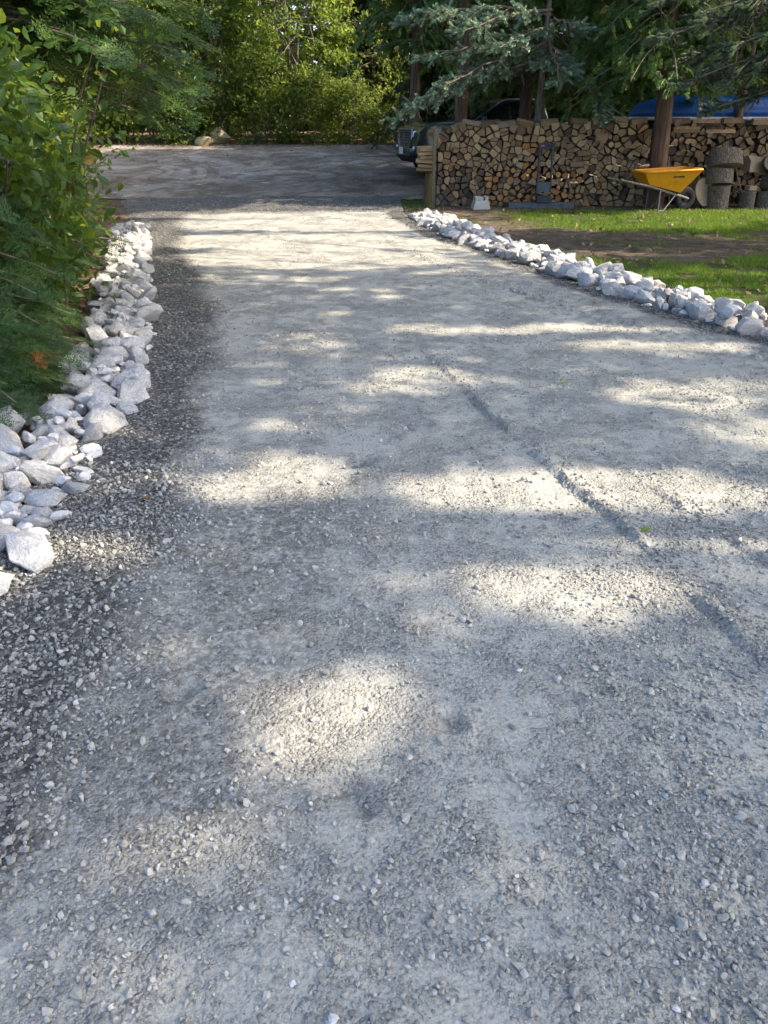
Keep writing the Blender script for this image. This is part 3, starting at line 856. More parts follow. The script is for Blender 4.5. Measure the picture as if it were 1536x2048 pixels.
# blue spruces: bare inner limbs and pale brush-like tips
def spruce(base, height, limbs, label, trunk_r, lean=(0, 0), density=1.0, scale=.17, mat='needle_spruce'):
    base = np.array(base, float)
    root = empty("blue_spruce", base.tolist(), 0, label, "tree", "blue spruces")
    top = base + [lean[0], lean[1], height]
    tr = [base + (top - base) * t for t in (0, .3, .6, 1)]; tr[0] = tr[0] - [0, 0, .1]
    wood("trunk", root, [(tr, [trunk_r, trunk_r * .9, trunk_r * .65, .02], 10)], MAT['bark_grey'])
    tubes, P, T = [], [], []
    for p0, p1, sag, spread in limbs:
        p0, p1 = np.array(p0, float), np.array(p1, float)
        L = np.linalg.norm(p1 - p0)
        cv = curve_pts(p0, p1, sag, 9, .02)
        tubes.append((cv, np.linspace(.028, .008, 9), 5))
        d = norm(p1 - p0); lat = norm(np.cross(d, [0, 0, 1.]))
        m = int(13 * L * density)
        for k in range(m):
            t = rng.uniform(.12, 1)
            i = t * 8; j = min(int(i), 7); q = cv[j] + (cv[j + 1] - cv[j]) * (i - j)
            sg = rng.choice([-1, 1])
            sl = spread * (.45 + .55 * math.sin(math.pi * min(1, t * .9 + .1))) * rng.uniform(.4, 1.1)
            e = q + (d * .65 + lat * sg * .75) * sl + [0, 0, -.22 * sl * rng.uniform(-.3, 1.6)]
            sub = curve_pts(q, e, .04 * sl, 5)
            tubes.append((sub, np.linspace(.007, .003, 5), 4))
            nb = int(3 + 9 * sl)
            for w in range(nb):
                f = rng.uniform(.4, 1) if t < .55 else rng.uniform(.12, 1)
                c = q + (e - q) * f
                dd = norm(e - q) * .7 + lat * rng.normal(0, .55) + d * rng.normal(.2, .4) + np.array([0, 0, rng.normal(.05, .3)])
                P.append(c); T.append(dd)
            P.append(e); T.append(e - q)
            for w in range(2):
                hang = q + (e - q) * rng.uniform(.1, .8)
                tubes.append((curve_pts(hang, hang + norm(rng.normal(size=3)) * .22 + [0, 0, -.14], -.02, 4), np.linspace(.004, .002, 4), 3))
        for w in range(5):
            P.append(p1 + rng.normal(0, .06, 3)); T.append(d + rng.normal(0, .35, 3))
    P, T = np.array(P), np.array(T); m = len(P)
    wood("branches", root, tubes, MAT['twig'])
    foliage("crown", root, BRUSH, frames(T, rng.normal(size=(m, 3)) + [0, 0, 1.]), P, scale * rng.uniform(.65, 1.2, m), MAT[mat])
    return root
SY = 16.9
sb = at(1065, 330, SY); st_ = at(1077, 60, SY); sx = sb[0]
tk = lambda v, Y=SY: np.array([sx + (330 - v) * .00040, Y, at(1065, v, SY)[2]])
limbs = [(tk(120), at(795, 236, 15.9), .16, .6), (tk(100), at(845, 112, 16.2), .12, .75), (tk(30), at(812, 36, 16.3), .15, .8),
         (tk(85), at(880, 175, 15.6), .08, .5), (tk(60), at(1000, 95, 15.4), .06, .6), (tk(20), at(930, 60, 15.7), .08, .8),
         (tk(40), at(1150, 58, 16.2), .06, .6), (tk(85), at(1212, 228, 15.9), .10, .6), (tk(75), at(1120, 165, 15.6), .05, .5),
         (tk(-20), at(880, -20, 16.9), .1, .6)]
spruce((sx, SY, 0), 4.7, limbs, "blue spruce with slim trunk and drooping pale boughs over the woodpile", .075, (.1, 0), .9, .18)
RX, RY = 8.0, 11.0
tz = lambda z: np.array([RX, RY, z])
limbs = [(tz(3.4), at(1330, 75, 11.2), .1, .8), (tz(3.1), at(1360, 170, 11.0), .1, .8), (tz(2.7), at(1430, 215, 11.2), .05, .5), (tz(2.7), at(1450, 150, 11.2), .1, .8),
         (tz(3.6), at(1320, 0, 11.5), .1, .6), (tz(3.8), at(1420, 20, 11.0), .1, .9), (tz(3.2), at(1470, 90, 10.8), .1, .8),
         (tz(3.0), at(1390, 110, 11.7), .1, .8), (tz(2.6), at(1500, 190, 11.4), .05, .6), (tz(3.3), at(1500, 30, 11.7), .1, .8)]
spruce((RX, RY, 0), 4.6, limbs, "grey green spruce with drooping boughs hanging in from the upper right corner", .13, (0, 0), .95, .15, 'needle_grey')

# ------------------------------------------------------------------ firs, hemlock and leafy shrubs on the left
def bough(p0, p1, sag, n, spray, P, T, N, S, tubes, width=.8, tip=True):
    """a flat conifer bough: sprays set left and right along a drooping limb"""
    cv = curve_pts(p0, p1, sag, 8, .01)
    L = np.linalg.norm(np.array(p1) - np.array(p0))
    tubes.append((cv, np.linspace(.006 + .008 * L, .003, 8), 5))
    for k in range(n):
        t = .12 + .86 * (k + rng.uniform(0, .8)) / n
        i = min(t, .999) * 7; j = int(i); q = cv[j] + (cv[j + 1] - cv[j]) * (i - j)
        d = norm(cv[j + 1] - cv[j]); lat = norm(np.cross(d, [0, 0, 1.]))
        sg = 1 if k % 2 else -1
        P.append(q); T.append(d * .65 + lat * sg * width + [0, 0, rng.normal(-.12, .1)])
        N.append(np.array([0, -.6, 1.]) + rng.normal(0, .4, 3)); S.append(spray * (1.15 - .6 * t) * rng.uniform(.8, 1.15))
    P.append(cv[-2]); T.append(cv[-1] - cv[-2]); N.append(np.array([0, 0, 1.])); S.append(spray * .8)

def conifer(name, base, height, label, boughs, tmpl, mat, trunk_r, spray, n, bark='bark_brown', dead=None):
    base = np.array(base, float)
    root = empty(name, base.tolist(), 0, label, "tree")
    wood("trunk", root, [([base - [0, 0, .1], base + [0, 0, height * .5], base + [0, 0, height]], [trunk_r, trunk_r * .75, .015], 10)], MAT[bark])
    P, T, N, S, tubes = [], [], [], [], []
    for p0, p1, sag in boughs: bough(p0, p1, sag, n, spray, P, T, N, S, tubes)
    wood("branches", root, tubes, MAT['twig'])
    foliage("crown", root, tmpl, frames(np.array(T), np.array(N)), np.array(P), np.array(S), MAT[mat])
    if dead is not None:
        D = np.array(dead); m = len(D)
        foliage("dead_needles", root, DEAD, frames(rng.normal(size=(m, 3)) + [1, 0, -.4], rng.normal(size=(m, 3)) + [0, -.5, 1]), D, np.full(m, .085), MAT['needle_dead'])
    return root

def ring(base, z0, z1, n, L0, L1, drop, az=(0, 6.283), sag=.05):
    out = []
    for k in range(n):
        f = (k + rng.uniform(0, 1)) / n; z = z0 + (z1 - z0) * f
        a = rng.uniform(*az); L = (L0 + (L1 - L0) * f) * rng.uniform(.8, 1.1)
        p0 = np.array([base[0], base[1], base[2] + z])
        out.append((p0, p0 + [L * math.sin(a), L * math.cos(a), -drop * L * rng.uniform(.6, 1.3)], sag * L))
    return out
fb = np.array([-3.14, 4.9, .08])
near = ring(fb, .25, 2.2, 34, 1.15, .5, .28) + ring(fb, .2, 1.5, 44, 1.3, .8, .25, (.3, 2.8))
conifer("fir_tree", fb, 2.6, "young fir with dark flat boughs and a few orange dead sprigs beside the rocks", near, FIR, 'needle_fir', .035, .44, 7,
        dead=[at(75, 712, 4.4), at(62, 706, 4.35), at(84, 728, 4.3), at(60, 830, 3.9), at(70, 716, 4.4), at(52, 712, 4.42)])
fb2 = np.array([-2.62, 4.25, .08])
conifer("fir_tree", fb2, 1.1, "small fir seedling at the left edge nearest the big white rocks", ring(fb2, .12, .9, 60, .8, .3, .2) + ring(fb2, .1, .5, 26, .75, .5, .12, (.2, 2.9)), FIR, 'needle_fir', .02, .36, 7)
fb3 = np.array([-3.6, 7.4, .1])
conifer("fir_tree", fb3, 2.4, "young fir with boughs reaching over the lit part of the left rocks", ring(fb3, .3, 1.9, 30, 1.15, .5, .1) + ring(fb3, .25, .8, 8, 1.3, 1.0, .06, (.8, 2.2)), FIR, 'needle_fir', .035, .42, 7)

hb = np.array([-4.25, 9.6, .1])
hl = ring(hb, 2.2, 5.0, 46, 2.4, 1.5, .28, (0, 6.283), .08) + ring(hb, 2.1, 3.6, 34, 2.5, 2.0, .18, (.6, 3.0), .1)
hl += [(hb + [0, 0, 2.3], at(415, 205, 9.6), .12), (hb + [0, 0, 2.1], at(400, 235, 9.2), .12), (hb + [0, 0, 2.6], at(425, 150, 9.9), .12), (hb + [0, 0, 2.4], at(380, 180, 8.9), .1),
       (hb + [0, 0, 2.0], at(330, 225, 9.0), .1), (hb + [0, 0, 2.8], at(420, 90, 9.6), .12), (hb + [0, 0, 3.1], at(430, 40, 9.7), .12)]
conifer("hemlock_tree", hb, 6.0, "large hemlock whose layered boughs overhang the left side of the driveway", hl, HEMLOCK, 'needle_hemlock', .14, .56, 10)
hb = np.array([-3.62, 7.9, .1])
conifer("hemlock_tree", hb, 6.5, "hemlock with sunlit brown trunk at the left edge of the view", ring(hb, 2.0, 4.2, 44, 1.9, 1.4, .25) + ring(hb, 1.8, 3.0, 18, 1.9, 1.6, .22, (.8, 2.6)), HEMLOCK, 'needle_hemlock', .12, .52, 10)

leafy("leafy_shrub", (-3.08, 6.3, .08), 2.0, .85, "large leaved dark shrub with pale stems leaning over the left rocks", "shrub", MAT['leaf_shrub'], MAT['bark_grey'], 7, 135, 18, .12, .22, LEAF6, crad=.2)
leafy("leafy_shrub", (-2.7, 5.6, .08), 1.75, .62, "big leaved sapling at the left edge above the fir boughs", "shrub", MAT['leaf_shrub'], MAT['bark_grey'], 4, 80, 16, .125, .5, LEAF6, crad=.18)
leafy("low_plant", (-2.72, 5.75, .08), .5, .42, "low dark leafy plant filling the ground behind the middle left rocks", "plant", MAT['leaf_shrub'], MAT['bark_brown'], 6, 40, 18, .085, .05, LEAF6, crad=.13)
leafy("low_plant", (-3.05, 7.0, .1), .55, .42, "low leafy plant behind the left rocks below the shrub's stems", "plant", MAT['leaf_shrub'], MAT['bark_brown'], 6, 36, 18, .085, .05, LEAF6, crad=.13)
leafy("leafy_shrub", (-3.95, 8.7, .1), 1.9, .85, "yellow green shrub behind the dark leaves by the left rocks", "shrub", MAT['leaf_bright'], MAT['bark_grey'], 6, 100, 30, .09, .1, LEAF6, crad=.22)
leafy("leafy_shrub", (-5.5, 11.8, .1), 2.1, 1.0, "sunlit shrub beyond the hemlock at the left driveway edge", "shrub", MAT['leaf_bright'], MAT['bark_grey'], 6, 130, 44, .10, .1, LEAF2, crad=.25)
leafy("leafy_shrub", (-6.2, 14.4, .1), 2.8, 1.2, "leafy shrub at the corner where driveway meets the lot", "shrub", MAT['leaf_hedge'], MAT['bark_grey'], 6, 140, 50, .11, .1, LEAF2, crad=.28)
sA = leafy("leafy_shrub", (-6.4, 9.4, .1), 3.2, 1.4, "glowing sunlit shrub deep in the left woods", "shrub", MAT['leaf_bright'], MAT['bark_grey'], 6, 170, 60, .12, .1, LEAF2, group="shrubs in the left woods", crad=.3)
for x, y, rz, sc, lb in ((-6.0, 12.8, 1.3, 1.1, "sunlit shrub in the left woods behind the hemlock"), (-8.4, 12.0, 2.3, 1.4, "tall shrub at the back of the left woods"),
                         (-5.2, 6.6, 3.1, .9, "sunlit shrub behind the large leaved saplings"), (-8.8, 17.4, 4.1, 1.3, "shrub in the left woods beside the lot"),
                         (-7.2, 16.4, 5.1, .9, "low shrub at the left side of the lot"), (-10.8, 22, 1, 1.6, "tall shrub at the left end of the lot")):
    dup(sA, (x, y, .1), rz, sc, lb)
# bare lit stems and a cut trunk in the left woods
for (u0, v0, u1, v1, Y, r_, lb) in ((140, 335, 160, 232, 6.8, .018, "pale leaning stem among the shrubs, left of its twin"), (160, 330, 182, 245, 6.8, .02, "pale leaning stem among the shrubs, right of its twin"),
                                    (52, 540, 50, 380, 6.9, .055, "lit grey trunk rising from the leaf litter at the left"), (130, 560, 128, 430, 6.6, .02, "dark slim stem rising behind the fir boughs")):
    p1 = at(u1, v1, Y); p0 = at(u0, v0, Y); dirv = (p0 - p1) / max(1e-6, (p1[2] - p0[2])); base = p0 + dirv * (p0[2] - .05)
    top = p1 - dirv * .45
    root = empty("tree_stem", (base[0], base[1], .05), 0, lb, "tree stem", "bare stems in the left woods")
    wood("trunk", root, [(curve_pts(base, top, 0, 7, .012), np.linspace(r_ * 1.1, r_ * .2, 7), 8)], MAT['bark_brown' if r_ < .03 else 'bark_grey'])
    up = top + rng.normal(0, .25, (40, 3)) + [0, 0, .1]
    foliage("crown", root, LEAF2, rand_frames(40, .8), up, rng.uniform(.06, .1, 40), MAT['leaf_shrub'])

# ------------------------------------------------------------------ unseen maples, crowns shaped to dapple the driveway, and others added to shade the lot
def ground_px(u, v):
    xc, yc = (u - 768) / FPX, (1024 - v) / FPX
    t = -CAM_H / (-math.sin(PITCH) + yc * math.cos(PITCH))
    return xc * t, (math.cos(PITCH) + yc * math.sin(PITCH)) * t, t
SUNLIT = []          # openings in the canopy, given by the sunny patch each one lets through: (x, y, half-width, half-depth, how open)
for u, v, ru, rv, k in ((560, 432, 330, 8, 1), (700, 452, 420, 12, 1), (620, 486, 330, 16, 1), (620, 520, 280, 18, .95), (520, 560, 130, 14, .6), (960, 500, 160, 14, .8), (960, 548, 140, 9, .7),
                        (1080, 662, 260, 8, 1), (860, 655, 60, 8, .7), (1330, 700, 190, 14, .9), (620, 690, 90, 24, .55), (900, 712, 70, 10, .6), (870, 770, 100, 24, .8),
                        (1380, 790, 180, 26, .85), (1150, 740, 90, 8, .5), (1470, 860, 110, 26, .8), (560, 965, 160, 46, .9), (430, 985, 60, 26, .7),
                        (1000, 990, 210, 54, 1), (1330, 1000, 240, 38, 1), (1480, 1095, 140, 40, 1), (1100, 1180, 180, 66, .95), (1290, 1110, 130, 40, .6), (650, 1440, 190, 84, 1),
                        (600, 1510, 120, 50, .6), (310, 1700, 160, 50, .9), (210, 1105, 110, 36, .95), (50, 1150, 70, 60, 1), (70, 930, 90, 50, .6), (230, 880, 60, 24, .5), (160, 850, 50, 22, .6),
                        (255, 500, 55, 45, 1), (240, 690, 40, 14, .6), (60, 720, 60, 40, .7), (120, 560, 120, 30, .8),
                        (960, 480, 110, 24, 1), (1090, 525, 110, 22, 1), (1240, 565, 110, 24, .9), (1400, 605, 110, 26, 1), (1510, 645, 70, 26, 1),
                        (1230, 445, 260, 14, .95), (1450, 430, 120, 6, .7), (1420, 548, 150, 10, .8), (1330, 580, 120, 14, .6), (1500, 590, 60, 14, .9), (1440, 572, 130, 16, .8), (1250, 505, 130, 10, .6), (1400, 478, 120, 8, .5), (870, 440, 60, 14, 1), (700, 424, 260, 7, .85), (900, 428, 160, 7, .85)):
    x, y, t = ground_px(u, v)
    y0, y1 = ground_px(u, v + rv)[1], ground_px(u, v - rv)[1]
    SUNLIT.append((x, y, ru / FPX * t, (y1 - y0) / 2, k))
def open_sky(x, y):
    o = np.zeros(x.shape)
    wx = x + .35 * (fbm(x, y, .7, 91) - .5); wy = y + .30 * (fbm(x, y, .5, 92) - .5)
    for sx_, sy_, rx, ry, k in SUNLIT:
        q = ((wx - sx_) / rx) ** 2 + ((wy - sy_) / ry) ** 2
        o = np.maximum(o, k * (1 - sstep(.85, 1.75, q)))
    woods = sstep(1.1, 1.9, xl(y) - .5 - x) * sstep(.36, .5, fbm(x, y, .8, 95))
    return np.clip(np.maximum(o, woods), 0, 1)
NL = 190000
qx, qy = rng.uniform(-9.5, 9.5, NL), rng.uniform(-3, 28.3, NL)
shade = 1 - open_sky(qx, qy)
shade = shade * np.where((qy > 2.4) & (qy < 14.8), sstep(.20, .30, fbm(qx, qy * 1.6, .55, 97)), 1)
ok = (rng.uniform(0, 1, NL) < shade ** 1.3) & ~((qy > 13.6) & (qx > 4.5) & (qy < 15.4)) & ~((qy > 17.6) & (qx > 3.5)) & ~((qy > 15.4) & (qx > -2.7) & (qx < .6) & (qy < 17) & (rng.uniform(0, 1, NL) < .97))  # leaves kept only where shade is wanted on the ground
qx, qy = qx[ok], qy[ok]
zc = rng.uniform(0, 5, len(qx)) + np.interp(qy, [2.5, 6], [10.5, 7.5])
CP = np.stack([qx, qy, np.zeros(len(qx))], 1) + SUN[None] / SUN[2] * zc[:, None]
MAPLES = [(12.2, 1.6, "nearest"), (13.2, 7.2, "second"), (14.6, 14.6, "third"), (17.5, 4.0, "fourth"), (19.2, 9.0, "fifth"), (20.5, 15.0, "sixth"), (9.6, -3.5, "seventh"), (22.5, 5.5, "eighth"), (6.2, 24.6, "ninth"), (9.6, 22.0, "tenth"), (3.4, 28.2, "eleventh"), (10.8, 29.0, "last")]  # those behind the truck are added to shade the lot
TK = np.array([m[:2] for m in MAPLES])
who = np.argmin(((CP[:, None, :2] - TK[None]) ** 2).sum(-1), 1)
for k, (mx, my, word) in enumerate(MAPLES):
    root = empty("shade_maple", (mx, my, 0), 0, ("unseen tall maple right of the view, %s of those shaped to shade the driveway" if k < 8 else "tall maple added among the evergreens to shade the lot, %s of the row") % word, "tree", "maples shading the driveway")
    mine = CP[who == k]
    tb = [([(mx, my, -.1), (mx + .1, my, 4), (mx, my + .2, 9), (mx + .1, my, 14.5)], [.26, .2, .14, .04], 10)]
    for c in mine[rng.permutation(len(mine))[:10]]:
        z = max(6.5, c[2] - 2.5); tb.append((curve_pts((mx, my, z), c, .3, 6, .08), np.linspace(.045, .008, 6), 5))
    wood("trunk", root, tb, MAT['bark_grey'])
    n = len(mine)
    fr_ = rand_frames(n, 1.0); ls = rng.uniform(.17, .27, n)
    foliage("crown", root, LEAF2, fr_, mine - fr_[:, :, 1] * ls[:, None] * .5, ls, MAT['leaf_maple'])

# far woods that close the view
n = 90000
az = rng.uniform(R(-62), R(62), n); rr = rng.uniform(37, 58, n); zz = rng.uniform(0, 1, n) ** 2.0 * 12
P = np.stack([rr * np.sin(az), rr * np.cos(az), .8 + zz], 1)
V, F, idx = scatter(LEAF2[0], LEAF2[1], rand_frames(n, .6), P, rng.uniform(.35, .8, n))
tag(link("forest", npmesh("forest", V, F, MAT['dark_green'], {"tint": np.clip(rng.normal(.4, .2, n), 0, 1)[idx]})), "dense far woods behind the parking lot", "woods", kind="stuff")

# ------------------------------------------------------------------ firewood
def clip_poly(poly, p, n):
    """part of a convex polygon on the side (q-p).n <= 0"""
    out = []
    for a, b in zip(poly, poly[1:] + poly[:1]):
        da, db = (a[0] - p[0]) * n[0] + (a[1] - p[1]) * n[1], (b[0] - p[0]) * n[0] + (b[1] - p[1]) * n[1]
        if da <= 0: out.append(a)
        if da * db < 0:
            t = da / (da - db); out.append((a[0] + (b[0] - a[0]) * t, a[1] + (b[1] - a[1]) * t))
    return out

def cells(x0, x1, top, sp, seed, relax=0):
    r = np.random.default_rng(seed)
    S = []
    z = sp * .45
    row = 0
    while z < 1.7:
        x = x0 + sp * (.3 + .5 * (row % 2))
        while x < x1 - sp * .2:
            S.append((x + r.normal(0, .26) * sp, z + r.normal(0, .25) * sp)); x += sp * r.uniform(.65, 1.45)
        z += sp * .82; row += 1
    S = [s for s in S if s[1] < top(s[0])]
    for it in range(relax + 1):
        A = np.array(S); polys = []
        for i, s in enumerate(S):
            poly = [(x0, 0), (x1, 0), (x1, top(s[0]) + sp * .5), (x0, top(s[0]) + sp * .5)]
            poly = [(max(s[0] - sp, q[0]) if q[0] < s[0] else min(s[0] + sp, q[0]), max(s[1] - sp, q[1]) if q[1] < s[1] else min(s[1] + sp * .8, q[1])) for q in poly]
            near = np.argsort(((A - s) ** 2).sum(1))[1:16]
            for j in near:
                m = ((s[0] + A[j, 0]) / 2, (s[1] + A[j, 1]) / 2); poly = clip_poly(poly, m, A[j] - s)
                if len(poly) < 3: break
            polys.append(poly)
        if it < relax:
            S = [tuple(.5 * np.array(s) + .5 * np.mean(p, 0)) if len(p) > 2 else s for s, p in zip(S, polys)]
    return S, polys

def log_mesh(poly, depth, end_mat, r, round_=False, back=.0):
    P = np.array(poly); c = P.mean(0); P = P - c
    if round_:
        rad = .86 * min(np.linalg.norm((P + np.roll(P, -1, 0)) / 2, axis=1).min() * 1.15, np.linalg.norm(P, axis=1).max())
        th = np.arange(11) * 2 * np.pi / 11
        P = np.stack([np.cos(th), np.sin(th)], 1) * rad * (1 + r.normal(0, .04, (11, 1)))
    else:
        keepv = [P[i] for i in range(len(P)) if np.linalg.norm(P[i] - P[i - 1]) > .028]
        P = np.array(keepv if len(keepv) >= 3 else P)
        if len(P) > 5 and r.uniform() < .5: P = np.delete(P, r.integers(len(P)), 0)
        P = P * r.uniform(.80, .94) + r.normal(0, .004, P.shape)
    n = len(P)
    f = np.stack([P[:, 0], np.zeros(n), P[:, 1]], 1); f2 = f * [.955, 1, .955]; f2[:, 1] -= .006
    bk = f * r.uniform(.8, .98); bk[:, 1] += depth
    V = np.concatenate([f2, f, bk])
    F = [tuple(range(n))] + [(i, n + i, n + (i + 1) % n, (i + 1) % n) for i in range(n)] + [(n + i, 2 * n + i, 2 * n + (i + 1) % n, n + (i + 1) % n) for i in range(n)] + [tuple(range(3 * n - 1, 2 * n - 1, -1))]
    me = bpy.data.meshes.new("log"); me.from_pydata(V.tolist(), [], F)
    bm = bmesh.new(); bm.from_mesh(me); bmesh.ops.recalc_face_normals(bm, faces=bm.faces); bm.to_mesh(me); bm.free()
    me.materials.append(end_mat); me.materials.append(MAT['log_bark']); me.materials.append(end_mat)
    side_pale = r.uniform() < .5
    for k, p in enumerate(me.polygons):
        p.material_index = 0 if k == 0 or k > 2 * n or (1 <= k <= n) else (2 if side_pale and k % 3 else 1)
    return me, c

def stack(label, x0, x1, y, depth, top, sp, seed, kindf):
    r = np.random.default_rng(seed)
    root = empty("firewood_stack", ((x0 + x1) / 2, y, 0), 0, label, "firewood stack", "firewood stacks")
    S, polys = cells(x0, x1, top, sp, seed)
    area = lambda p: abs(sum(a[0] * b[1] - a[1] * b[0] for a, b in zip(p, p[1:] + p[:1]))) / 2
    both = sorted([(s, p) for s, p in zip(S, polys) if len(p) > 2], key=lambda q_: -area(q_[1]))
    rest = MB()
    for i_, (s, p) in enumerate(both):
        if i_ >= 285:
            me, c = log_mesh(p, depth * .9, MAT['log_end'], r, False); V_ = np.array([v.co[:] for v in me.vertices]) + [c[0] - root.location[0], r.normal(0, .04), c[1]]
            rest.add(V_, [tuple(f_.vertices) for f_ in me.polygons]); bpy.data.meshes.remove(me); continue
        mat, rd = kindf(s[0], s[1], r)
        me, c = log_mesh(p, depth * r.uniform(.85, 1), MAT[mat], r, rd)
        o = link("log", me, root)
        o.location = (c[0] - root.location[0], r.normal(0, .04), c[1])
        o.rotation_euler = (r.normal(0, .06), 0, r.normal(0, .10))
    if rest.n: tag(rest.build("small_logs", MAT['log_fill'], root), kind="stuff")
    return root
PILE_Y = 15.95
def kindA(x, z, r):
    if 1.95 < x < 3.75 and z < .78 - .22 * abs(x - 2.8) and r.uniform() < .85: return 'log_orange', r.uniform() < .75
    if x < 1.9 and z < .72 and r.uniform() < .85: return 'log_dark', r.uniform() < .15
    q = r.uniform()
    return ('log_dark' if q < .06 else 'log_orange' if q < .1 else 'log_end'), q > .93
topA = lambda x: float(np.interp(x, [.9, 1.15, 1.6, 2.4, 3.2, 4.2, 5.0], [1.23, 1.30, 1.37, 1.36, 1.40, 1.42, 1.38])) + .035 * math.sin(x * 9) + .03 * math.sin(x * 23)
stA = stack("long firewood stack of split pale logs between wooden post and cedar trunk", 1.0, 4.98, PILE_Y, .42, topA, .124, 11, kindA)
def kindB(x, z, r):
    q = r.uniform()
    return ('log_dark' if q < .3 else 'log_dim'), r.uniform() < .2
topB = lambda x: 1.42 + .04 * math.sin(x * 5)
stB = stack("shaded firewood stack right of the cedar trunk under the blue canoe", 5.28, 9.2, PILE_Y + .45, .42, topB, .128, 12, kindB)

def split_log(parent, loc, rot, L, w, h, mat, seed):
    """one loose split log: wedge section with pale ends, lying along its own x axis"""
    r = np.random.default_rng(seed)
    sec = np.array([(-w / 2, -h * .45), (w / 2, -h * .5), (w * .42, h * .1), (w * .1, h * .5), (-w * .38, h * .3)]) * (1 + r.normal(0, .08, (5, 2)))
    n = len(sec)
    V = [(-L / 2 + r.normal(0, .006), a, b) for a, b in sec] + [(L / 2 + r.normal(0, .006), a * .95, b * .95) for a, b in sec]
    F = [tuple(range(n)), tuple(range(2 * n - 1, n - 1, -1))] + [(i, n + i, n + (i + 1) % n, (i + 1) % n) for i in range(n)]
    me = bpy.data.meshes.new("log"); me.from_pydata(V, [], F)
    bm = bmesh.new(); bm.from_mesh(me); bmesh.ops.recalc_face_normals(bm, faces=bm.faces); bm.to_mesh(me); bm.free()
    me.materials.append(MAT[mat]); me.materials.append(MAT['log_bark'])
    for k, p in enumerate(me.polygons): p.material_index = 1 if k in (3, 4) else 0
    o = link("log", me, parent); o.location = np.array(loc) - np.array(parent.location[:]); o.rotation_euler = rot
    return o
# crosswise crib of logs at the free end, loose logs thrown on top
z = .62
k = 0
while z < 1.02:
    h = rng.uniform(.05, .11)
    for yy in (15.83, 15.97, 16.12):
        split_log(stA, (.80 + rng.normal(0, .03), yy + rng.normal(0, .02), z + h / 2), (rng.normal(0, .2), rng.normal(0, .06), rng.normal(0, .12)), rng.uniform(.24, .36), .13, h, ('log_end', 'log_dim', 'log_end')[k % 3], 500 + k); k += 1
    z += h * .98
for x, zz, ln, a, m in ((1.35, 1.38, .3, .5, 'log_dark'), (1.62, 1.43, .34, -.25, 'log_dark'), (1.9, 1.42, .3, .1, 'log_dark'), (2.25, 1.42, .36, .2, 'log_dark'), (2.6, 1.43, .3, -.3, 'log_dim'), (3.05, 1.45, .33, .15, 'log_dim'),
                       (3.95, 1.50, .26, .55, 'log_end'), (4.3, 1.5, .3, -.2, 'log_end'), (4.7, 1.47, .3, .15, 'log_end'), (3.6, 1.47, .3, -.1, 'log_dim'), (4.02, 1.2, .22, .1, 'log_end'), (3.72, .93, .24, .08, 'log_end'), (3.62, .74, .26, .05, 'log_end')):
    split_log(stA, (x, 15.98 if zz > 1.3 else 15.9, zz), (rng.normal(0, .3), -a * .6, a), ln, .13, .11, m, int(600 + x * 100 + zz * 10))
for x, zz, ln, a in ((5.6, 1.47, .4, .1), (6.1, 1.45, .5, -.1), (6.6, 1.47, .42, .2), (7.2, 1.46, .45, 0), (7.7, 1.44, .4, -.2), (8.2, 1.46, .5, .1), (5.75, 1.32, .5, .03), (6.4, 1.28, .55, -.03), (7.5, 1.3, .5, .05)):
    split_log(stB, (x, 16.42, zz), (rng.normal(0, .3), 0, a), ln, .12, .1, 'log_dim', int(700 + x * 100))

MAT['post'] = mat_bark('post_wood', (.07, .07, .045), (.19, .18, .115), 30, .06)
p = at(866, 411, 15.72)
mb = MB(); mb.box((0, 0, .66), (.062, .062, 1.36))
o = mb.build("wooden_post", MAT['post'], None, False, .004, loc=(p[0], 15.72, 0)); tag(o, "slim greenish wooden post holding the left end of the firewood", "post")

def stump_mesh(r0, h, seed, bulge=.06, slant=0., seg=22):
    r = np.random.default_rng(seed)
    ph = r.uniform(0, 6.28, 4); V, F = [], []
    rings = [0, .15, .45, .8, 1.0]
    for q in rings:
        for j in range(seg):
            t = 2 * math.pi * j / seg
            rr = r0 * (1 + bulge * math.sin(2 * t + ph[0]) + bulge * .6 * math.sin(3 * t + ph[1]) + .02 * math.sin(9 * t + ph[2])) * (1 + .06 * (1 - q) ** 2)
            V.append((rr * math.cos(t), rr * math.sin(t), h * q + (slant * rr * math.cos(t) if q == 1.0 else 0)))
    for i in range(len(rings) - 1):
        for j in range(seg):
            j2 = (j + 1) % seg; F.append((i * seg + j, i * seg + j2, (i + 1) * seg + j2, (i + 1) * seg + j))
    return V, F, [tuple(range(seg - 1, -1, -1))], [tuple((len(rings) - 1) * seg + j for j in range(seg))]
def mat_rough_bark():
    t = NT('rough_bark'); p = t.scale(t.obj(), (1, 1, .35)); v = t.vor(p, 34, 'DISTANCE_TO_EDGE'); n = t.noise(t.obj(), 14, 5, .7)
    c = t.ramp(n, [(.3, (.10, .085, .065)), (.7, (.23, .20, .16))])
    c = t.mix(t.ramp(v.outputs["Distance"], [(0, .8), (.12, 0.)]), c, (.035, .03, .025))
    return t.fin(c, t.bump(v.outputs["Distance"], 1, .03), .9)
MAT['rough_bark'] = mat_rough_bark()
MAT['cut_wood'] = tinted_end('cut_wood', (.2, .165, .12), (.33, .27, .19))
